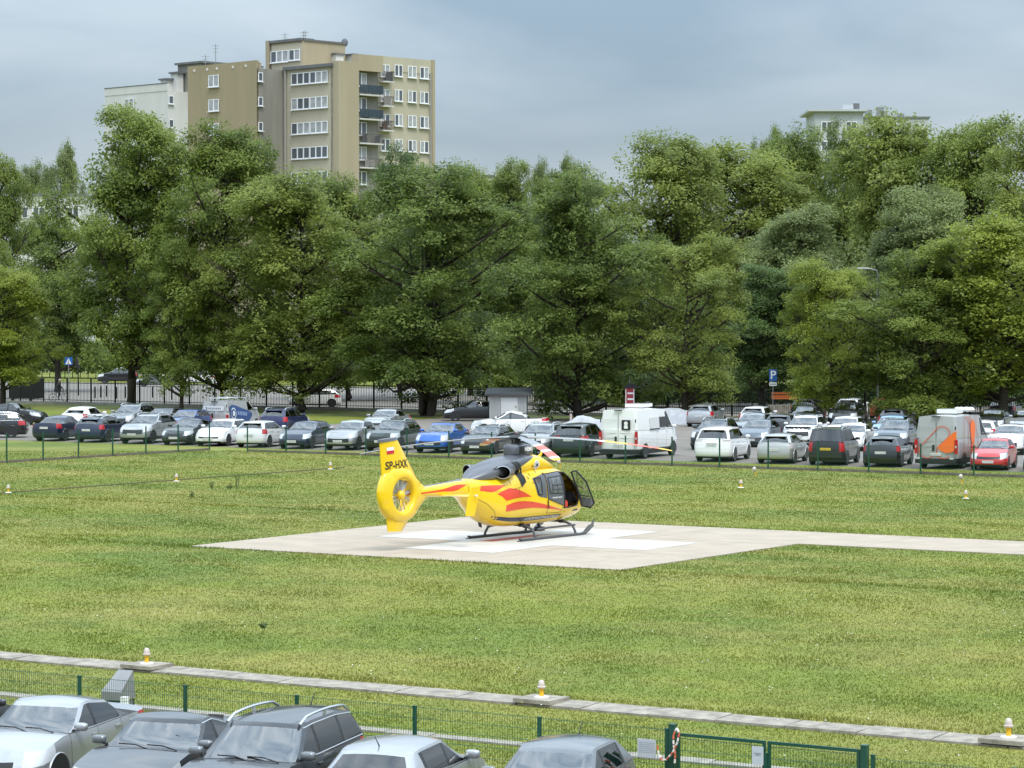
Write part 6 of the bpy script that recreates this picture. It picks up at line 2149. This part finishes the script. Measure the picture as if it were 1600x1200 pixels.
for x in (-.42, 1.80):
    pts = [(x, -1.0, .06), (x, -.96, .18), (x, -.86, .34), (x, -.62, .43), (x, -.3, .455), (x, .3, .455), (x, .62, .43), (x, .86, .34), (x, .96, .18), (x, 1.0, .06)]
    MB().tube(pts, .042, 10).build('cross_tube', M_SKID, heli, 60)
    for s in (-1, 1): MB().box((x, s * .45, .45), (.16, .12, .10)).build('gear_fitting', M_HK, heli)
# dark pod for an unidentified shape, and antennas, under the belly
MB().tube([(1.35, .15, .40), (1.35, .15, .26)], .04, 8).box((1.42, .15, .20), (.34, .16, .13)).build('belly_pod', M_HK, heli)
MB().box((.75, .2, .34), (.24, .12, .14)).build('belly_antenna', M_HK, heli)
MB().prism([(-2.1, .62), (-1.95, .58), (-1.92, .44), (-2.05, .48)], -.015, .015, 'xz').build('blade_antenna', M_HK, heli)
MB().tube([(2.45, -.45, .60), (2.62, -.50, .42)], .012, 5).build('pitot_probe', M_HK, heli)
# ------------------------------------------------------------------ cockpit and the open front door
MB().box((1.35, 0, .80), (2.1, 1.30, .05)).build('cabin_floor', M_INT, heli)
MB().box((.45, 0, 1.45), (.05, 1.34, 1.25)).build('bulkhead', M_INT, heli)
for s in (-1, 1):
    seat = MB().box((1.62, s * .36, 1.00), (.50, .46, .16)).box((1.62, s * .36, .88), (.40, .38, .10)).build('seat', M_SEAT, heli)
    m = Matrix.Rotation(R(-10), 3, 'Y')
    MB().box((1.36, s * .36, 1.38), (.12, .46, .66), 0, 0, (1, .85), m).build('backrest', M_SEAT, seat)
    MB().box((1.30, s * .36, 1.80), (.09, .26, .18), 0, 0, (1, 1), m).build('headrest', M_SEAT, seat)
MB().add([(2.20, -.5, 1.0), (2.20, .5, 1.0), (2.75, .4, 1.0), (2.75, -.4, 1.0), (2.28, -.5, 1.38), (2.28, .5, 1.38), (2.60, .4, 1.30), (2.60, -.4, 1.30)],
         [(3, 2, 1, 0), (4, 5, 6, 7), (0, 1, 5, 4), (1, 2, 6, 5), (2, 3, 7, 6), (3, 0, 4, 7)]).build('instrument_panel', M_HK, heli)
MB().tube([(1.95, -.3, .84), (2.0, -.32, 1.05), (1.9, -.33, 1.22)], .02, 6).build('control_stick', M_HK, heli)
bag = MB().box((1.68, -.60, .97), (.26, .16, .22)).box((1.68, -.60, 1.10), (.22, .13, .06)).build('red_bag', mat('bag_red', (.62, .06, .03), .6))
bag.location = (0, 0, 0); bag.parent = None
bag.matrix_world = Matrix.Translation((hx0, hy0, .034)) @ Matrix.Rotation(heli.rotation_euler.z, 4, 'Z')
tag(bag, 'small red bag lying in the open front door of the helicopter', 'bag')
H1, H2 = Vector((2.03, -.66, 2.03)), Vector((2.42, -.73, 1.02))
O1, O2 = H1 + Vector((.06, -.14, .05)), H2 + Vector((.10, -.50, .0))
O3 = H2 + Vector((.05, -.38, -.14))
loop = [H1, O1, H1.lerp(O2, .45) + Vector((.06, -.14, .14)), O2, O3, H2 + Vector((.02, -.06, -.10)), H1.lerp(H2, .5) + Vector((.03, -.02, 0)), H1]
b = MB().tube(loop, .030, 8, cap=False)
b.tube([H1.lerp(H2, .42), H1.lerp(O2, .52)], .018, 6)
b.tube([H1.lerp(H2, .75), H1.lerp(O2, .78)], .022, 6)
pd = b.build('pilot_door', M_HK, heli, 60)
MB().add([tuple(p) for p in loop[:-1]], [tuple(range(len(loop) - 1))]).build('door_glass', M_DOORGLASS, pd, fix=False)
MB().add([tuple(p) for p in (H1.lerp(H2, .80), H1.lerp(O2, .84), O2, O3, H2 + Vector((.02, -.06, -.10)))], [(0, 1, 2, 3, 4)]).build('door_panel', M_HG, pd, fix=False)
# ================================================================== small things round the car park
# tarpaulins and a loading board by the fence
def tarp(label, px, v, L, W, H, seed, rz=0.0):
    x, y = on_line(px, v)
    rng = random.Random(seed)
    rows = []
    for i in range(15):
        t = i / 14 * 2 - 1
        hh = H * (1 - abs(t) ** 3) * (1 + .10 * math.sin(9 * t + seed))
        ww = W * (1 - .15 * abs(t) ** 3)
        rows.append([(t * L / 2, ww / 2 * c, max(.01, hh * (1 - abs(c) ** 2.6) + .035 * math.sin(14 * t + 5 * c) + rng.uniform(-.02, .02)) if abs(c) < 1 else .0) for c in [k / 8 - 1 for k in range(17)]])
    o = MB().grid(rows).build('tarpaulin', mat('silver_tarp', (.42, .43, .46), .4, var=.3, vscale=2.5), None, 70, fix=False)
    o.location = (x, y, .02); o.rotation_euler = (0, 0, rz)
    tag(o, label, 'tarpaulin')
tarp('silver tarpaulin mound just left of the white panel van', 921, 141, 5.0, 2.0, 1.25, 3, .2)
tarp('grey tarpaulin covered heap between the panel van and the silver hatchback', 1058, 164, 6.5, 2.2, 1.0, 9, 0.0)

# parking sign
def sign_post(name, label, px, D, ytop, ybot, w, h, face, small=False):
    x, y = at_depth(px, D)
    zt, zb_ = HCAM + (HORIZON - ytop) * D / FPX, 0
    root = empty(name, (x, y, 0), TH, label, 'sign')
    MB().tube([(0, .04, 0), (0, .04, zt)], .035, 8).build('pole', M_GREY_METAL, root, 40)
    p = MB().box((0, 0, zt - h / 2), (w, .03, h)).build('sign_plate', mat('sign_blue', (.012, .10, .36), .4), root)
    return root, p, zt
root, p, zt = sign_post('parking_sign', 'blue parking sign with white letter P on a tall pole', 1208, Dl(1208, 170), 577, 648, .52, .80, 'P')
vs, fs = text_geo('P', .78, .012)
MB().add([(x, -.020, zt - .40 + y) for x, y, _ in vs], fs).build('letter', M_WHITE, p, fix=False)
q = MB().box((0, 0, zt - 1.0), (.50, .03, .24)).build('small_plate', M_WHITE, root)
b = MB()
for k in range(5): b.box((-.16 + k * .08, -.019, zt - 1.0), (.05, .006, .09))
b.build('small_print', mat('print_dark', (.08, .09, .12), .6), q)
root, p, zt = sign_post('crossing_sign', 'blue pedestrian crossing sign at the far left', 107, 262, 558, 640, .72, .72, '')
MB().add([(-.28, -.020, zt - .64), (.28, -.020, zt - .64), (0, -.020, zt - .10)], [(0, 1, 2)]).build('white_triangle', M_WHITE, p, fix=False)
b = MB()
b.tube([(.0, -.028, zt - .30), (-.01, -.028, zt - .44), (-.08, -.028, zt - .60)], .025, 5).tube([(-.01, -.028, zt - .44), (.07, -.028, zt - .60)], .025, 5)
b.lathe([(.035, -.004), (.035, .004)], 8, (0, -.028, zt - .255), 'y')
b.build('walking_figure', M_DARK, p)
# traffic light beside it
x, y = at_depth(122, 258)
tl = empty('traffic_light', (x, y, 0), TH, 'dark traffic signal seen from behind beside the crossing sign', 'traffic light')
MB().tube([(0, 0, 0), (0, 0, 3.6)], .06, 8).build('pole', M_BLACK_IRON, tl, 40)
MB().box((-.05, -.05, 3.0), (.36, .24, 1.0)).build('signal_head', M_DARK, tl)
# black screen panel behind the fence
x, y = on_line(40, 176.5)
bp = empty('black_container', (x, y, 0), 0, 'large black box standing behind the picket fence at left', 'container')
MB().box((0, 0, 1.18), (2.7, 1.2, 1.6)).build('body', M_BLACK_IRON, bp)
MB().box((0, 0, 2.01), (2.8, 1.3, .06)).build('lid', M_DARK, bp)
for s in (-1, 1):
    MB().lathe([(.16, -.05), (.16, .05)], 12, (s * 1.0, -.5, .24), 'y').build('wheel', M_TYRE, bp)
    MB().box((s * 1.0, 0, .38), (.10, 1.0, .06)).build('axle_beam', M_DARK, bp)
# bollards on the pavement
for k, px in enumerate((148, 157, 166, 182, 196, 238, 268)):
    x, y = on_line(px, 190 + (k % 3) * 2)
    o = MB().lathe([(.07, 0), (.07, .95), (.05, 1.02), (.01, 1.04)], 10).build('bollard', M_BLACK_IRON, None, 40)
    o.location = (x, y, 0)
    tag(o, '%s black pavement bollard from the left behind the picket fence' % ('first', 'second', 'third', 'fourth', 'fifth', 'sixth', 'seventh')[k], 'bollard', 'row of black bollards')
# red and white information column
x, y = on_line(984, 166)
ic = empty('information_column', (x, y, 0), TH, 'narrow red and white information column with a dark cap behind the fence', 'column')
MB().box((0, 0, 1.2), (.62, .5, 2.2)).build('body', mat('column_red', (.36, .035, .05), .5), ic)
b = MB()
for z in (.75, 1.15, 1.55, 1.95): b.box((.04, -.256, z), (.40, .012, .12))
for xx in (-.27, .27): b.box((xx, -.256, 1.2), (.06, .012, 2.1))
b.build('white_panel', M_WHITE, ic)
MB().box((.1, 0, 2.38), (.95, .7, .12)).box((.1, 0, 2.52), (.6, .5, .16)).build('cap', M_DARK, ic)
MB().tube([(0, 0, 2.55), (0, 0, 3.0)], .025, 6).build('mast', M_GREY_METAL, ic)
# benches
def bench(label, px, D, ytop, m, back=True):
    x, y = at_depth(px, D)
    z = HCAM + (HORIZON - ytop) * D / FPX
    r_ = empty('park_bench', (x, y, max(0, z - .9)), TH + R(4), label, 'bench')
    for k in range(4):
        MB().box((0, .05, .50 + k * .115), (1.75, .04, .095)).build('back_slat', m, r_)
    for k in range(3):
        MB().box((0, -.12 - k * .13, .44), (1.75, .11, .04)).build('seat_slat', m, r_)
    for s in (-1, 1):
        MB().box((s * .7, .09, .42), (.06, .05, .86)).box((s * .7, -.20, .40), (.06, .5, .05)).box((s * .7, -.4, .20), (.06, .05, .40)).build('leg', M_BLACK_IRON, r_)
    if z - .9 > .05:
        MB().box((0, -.1, -(z - .9) / 2 - .0), (2.2, 1.2, z - .9)).build('plinth', M_CONC_OLD, r_)
bench('bright orange slatted bench behind the fence by the parking sign', 1225, Dl(1225, 180), 613, mat('orange_slat', (.46, .13, .03), .5))
bench('dark bench silhouetted on the sunlit grass under the trees', 1157, 235, 586, M_DARK)
# street lamp showing among the right-hand trees
x, y = at_depth(1372, 186)
lp = empty('street_lamp', (x, y, 0), TH, 'slim grey street lamp with a flat head among the right-hand trees', 'lamp')
zl = HCAM + (HORIZON - 419) * 186 / FPX
MB().tube([(0, 0, 0), (0, 0, zl - .6), (-.1, 0, zl - .15), (-.7, 0, zl)], [.08, .05, .045, .04], 8).build('pole', M_GREY_METAL, lp, 40)
MB().box((-1.0, 0, zl), (.75, .28, .09)).build('lamp_head', mat('lamp_grey', (.5, .5, .5), .4), lp)
# pale marker pole by the panel van
x, y = on_line(892, 146)
o = MB().tube([(0, 0, 0), (0, 0, 1.25)], .07, 8).build('marker_pole', mat('pole_pink', (.55, .42, .38), .6), None, 40)
o.location = (x, y, 0); tag(o, 'short pale pole beside the silver tarpaulin', 'pole')
# flood lamp mast, low: leave the rest of the car park free

# ------------------------------------------------------------------ cyclist behind the fence
def cyclist(px, v):
    x, y = on_line(px, v)
    root_b = empty('bicycle', (x, y, 0), TH + R(20), 'bicycle ridden on the street behind the picket fence', 'bicycle')
    for xx in (-.52, .52):
        w_ = MB()
        pts = [(xx + .33 * math.cos(6.2832 * k / 24), 0, .34 + .33 * math.sin(6.2832 * k / 24)) for k in range(25)]
        w_.tube(pts, .02, 6, cap=False)
        for k in range(8):
            a_ = 6.2832 * k / 8
            w_.tube([(xx, 0, .34), (xx + .32 * math.cos(a_), 0, .34 + .32 * math.sin(a_))], .004, 3)
        w_.build('wheel', M_TYRE, root_b)
    f = MB()
    for p, q in (((-.52, 0, .34), (-.15, 0, .34)), ((-.15, 0, .34), (-.28, 0, .85)), ((-.15, 0, .34), (.36, 0, .80)), ((-.25, 0, .78), (.34, 0, .86)), ((.52, 0, .34), (.34, 0, .98)), ((-.52, 0, .34), (-.26, 0, .76))):
        f.tube([p, q], .018, 6)
    f.build('frame', M_DARK, root_b)
    MB().box((-.29, 0, .90), (.24, .14, .06)).build('saddle', M_DARK, root_b)
    MB().tube([(.30, -.28, 1.02), (.36, -.1, 1.04), (.36, .1, 1.04), (.30, .28, 1.02)], .015, 6).build('handlebar', M_DARK, root_b)
    # rider: one continuous skin over a joint graph
    J = {'pel': (-.27, 0, .98, .15), 'wst': (-.18, 0, 1.16, .13), 'chs': (-.05, 0, 1.42, .155), 'nck': (.03, 0, 1.58, .06), 'hd0': (.06, 0, 1.68, .085), 'hd1': (.08, 0, 1.80, .09)}
    E = [('pel', 'wst'), ('wst', 'chs'), ('chs', 'nck'), ('nck', 'hd0'), ('hd0', 'hd1')]
    for s, kf in ((-1, 0), (1, 1)):
        t = '%d' % s
        J['sh' + t] = (-.03, s * .19, 1.48, .062); J['el' + t] = (.14, s * .25, 1.24, .047); J['ha' + t] = (.31, s * .24, 1.06, .036)
        E += [('chs', 'sh' + t), ('sh' + t, 'el' + t), ('el' + t, 'ha' + t)]
        J['hp' + t] = (-.25, s * .10, .94, .095); J['kn' + t] = ((.12 if kf else .08), s * .12, (.82 if kf else .62), .062)
        J['an' + t] = ((-.05 if kf else -.12), s * .12, (.44 if kf else .22), .042); J['to' + t] = ((.10 if kf else .04), s * .12, (.40 if kf else .16), .038)
        E += [('pel', 'hp' + t), ('hp' + t, 'kn' + t), ('kn' + t, 'an' + t), ('an' + t, 'to' + t)]
    keys = list(J)
    me = bpy.data.meshes.new('person')
    me.from_pydata([J[k][:3] for k in keys], [(keys.index(a_), keys.index(b_)) for a_, b_ in E], [])
    o = link('person', me, None, (x, y, 0), TH + R(20))
    sm = o.modifiers.new('skin', 'SKIN')
    for i, k in enumerate(keys):
        me.skin_vertices[0].data[i].radius = (J[k][3], J[k][3])
        me.skin_vertices[0].data[i].use_root = (k == 'pel')
    ss = o.modifiers.new('sub', 'SUBSURF'); ss.levels = 1; ss.render_levels = 2
    dg = bpy.context.evaluated_depsgraph_get()
    m2 = bpy.data.meshes.new_from_object(o.evaluated_get(dg))
    o.modifiers.clear(); o.data = m2; bpy.data.meshes.remove(me)
    m2.name = 'person'
    sk, cl, tr = mat('skin', (.42, .26, .19), .6), mat('dark_jacket', (.022, .024, .030), .8), mat('dark_trousers', (.018, .020, .028), .8)
    m2.materials.clear()
    for m_ in (sk, cl, tr): m2.materials.append(m_)
    for p in m2.polygons:
        c = p.center
        p.material_index = 0 if c.z > 1.60 or (c.x > .27 and c.z > 1.0) else (2 if c.z < 1.02 else 1)
        p.use_smooth = True
    tag(o, 'person in dark clothing riding a bicycle behind the picket fence', 'person')
    hr = MB().lathe([(.02, .10), (.085, .07), (.105, .0), (.09, -.06)], 12, (.07, 0, 1.815), 'z', cap=False).build('hair', mat('pale_cap', (.40, .38, .36), .7), o, 60)
    ns = MB().box((.165, 0, 1.735), (.035, .025, .04)).build('nose', sk, o)
cyclist(92, 181)
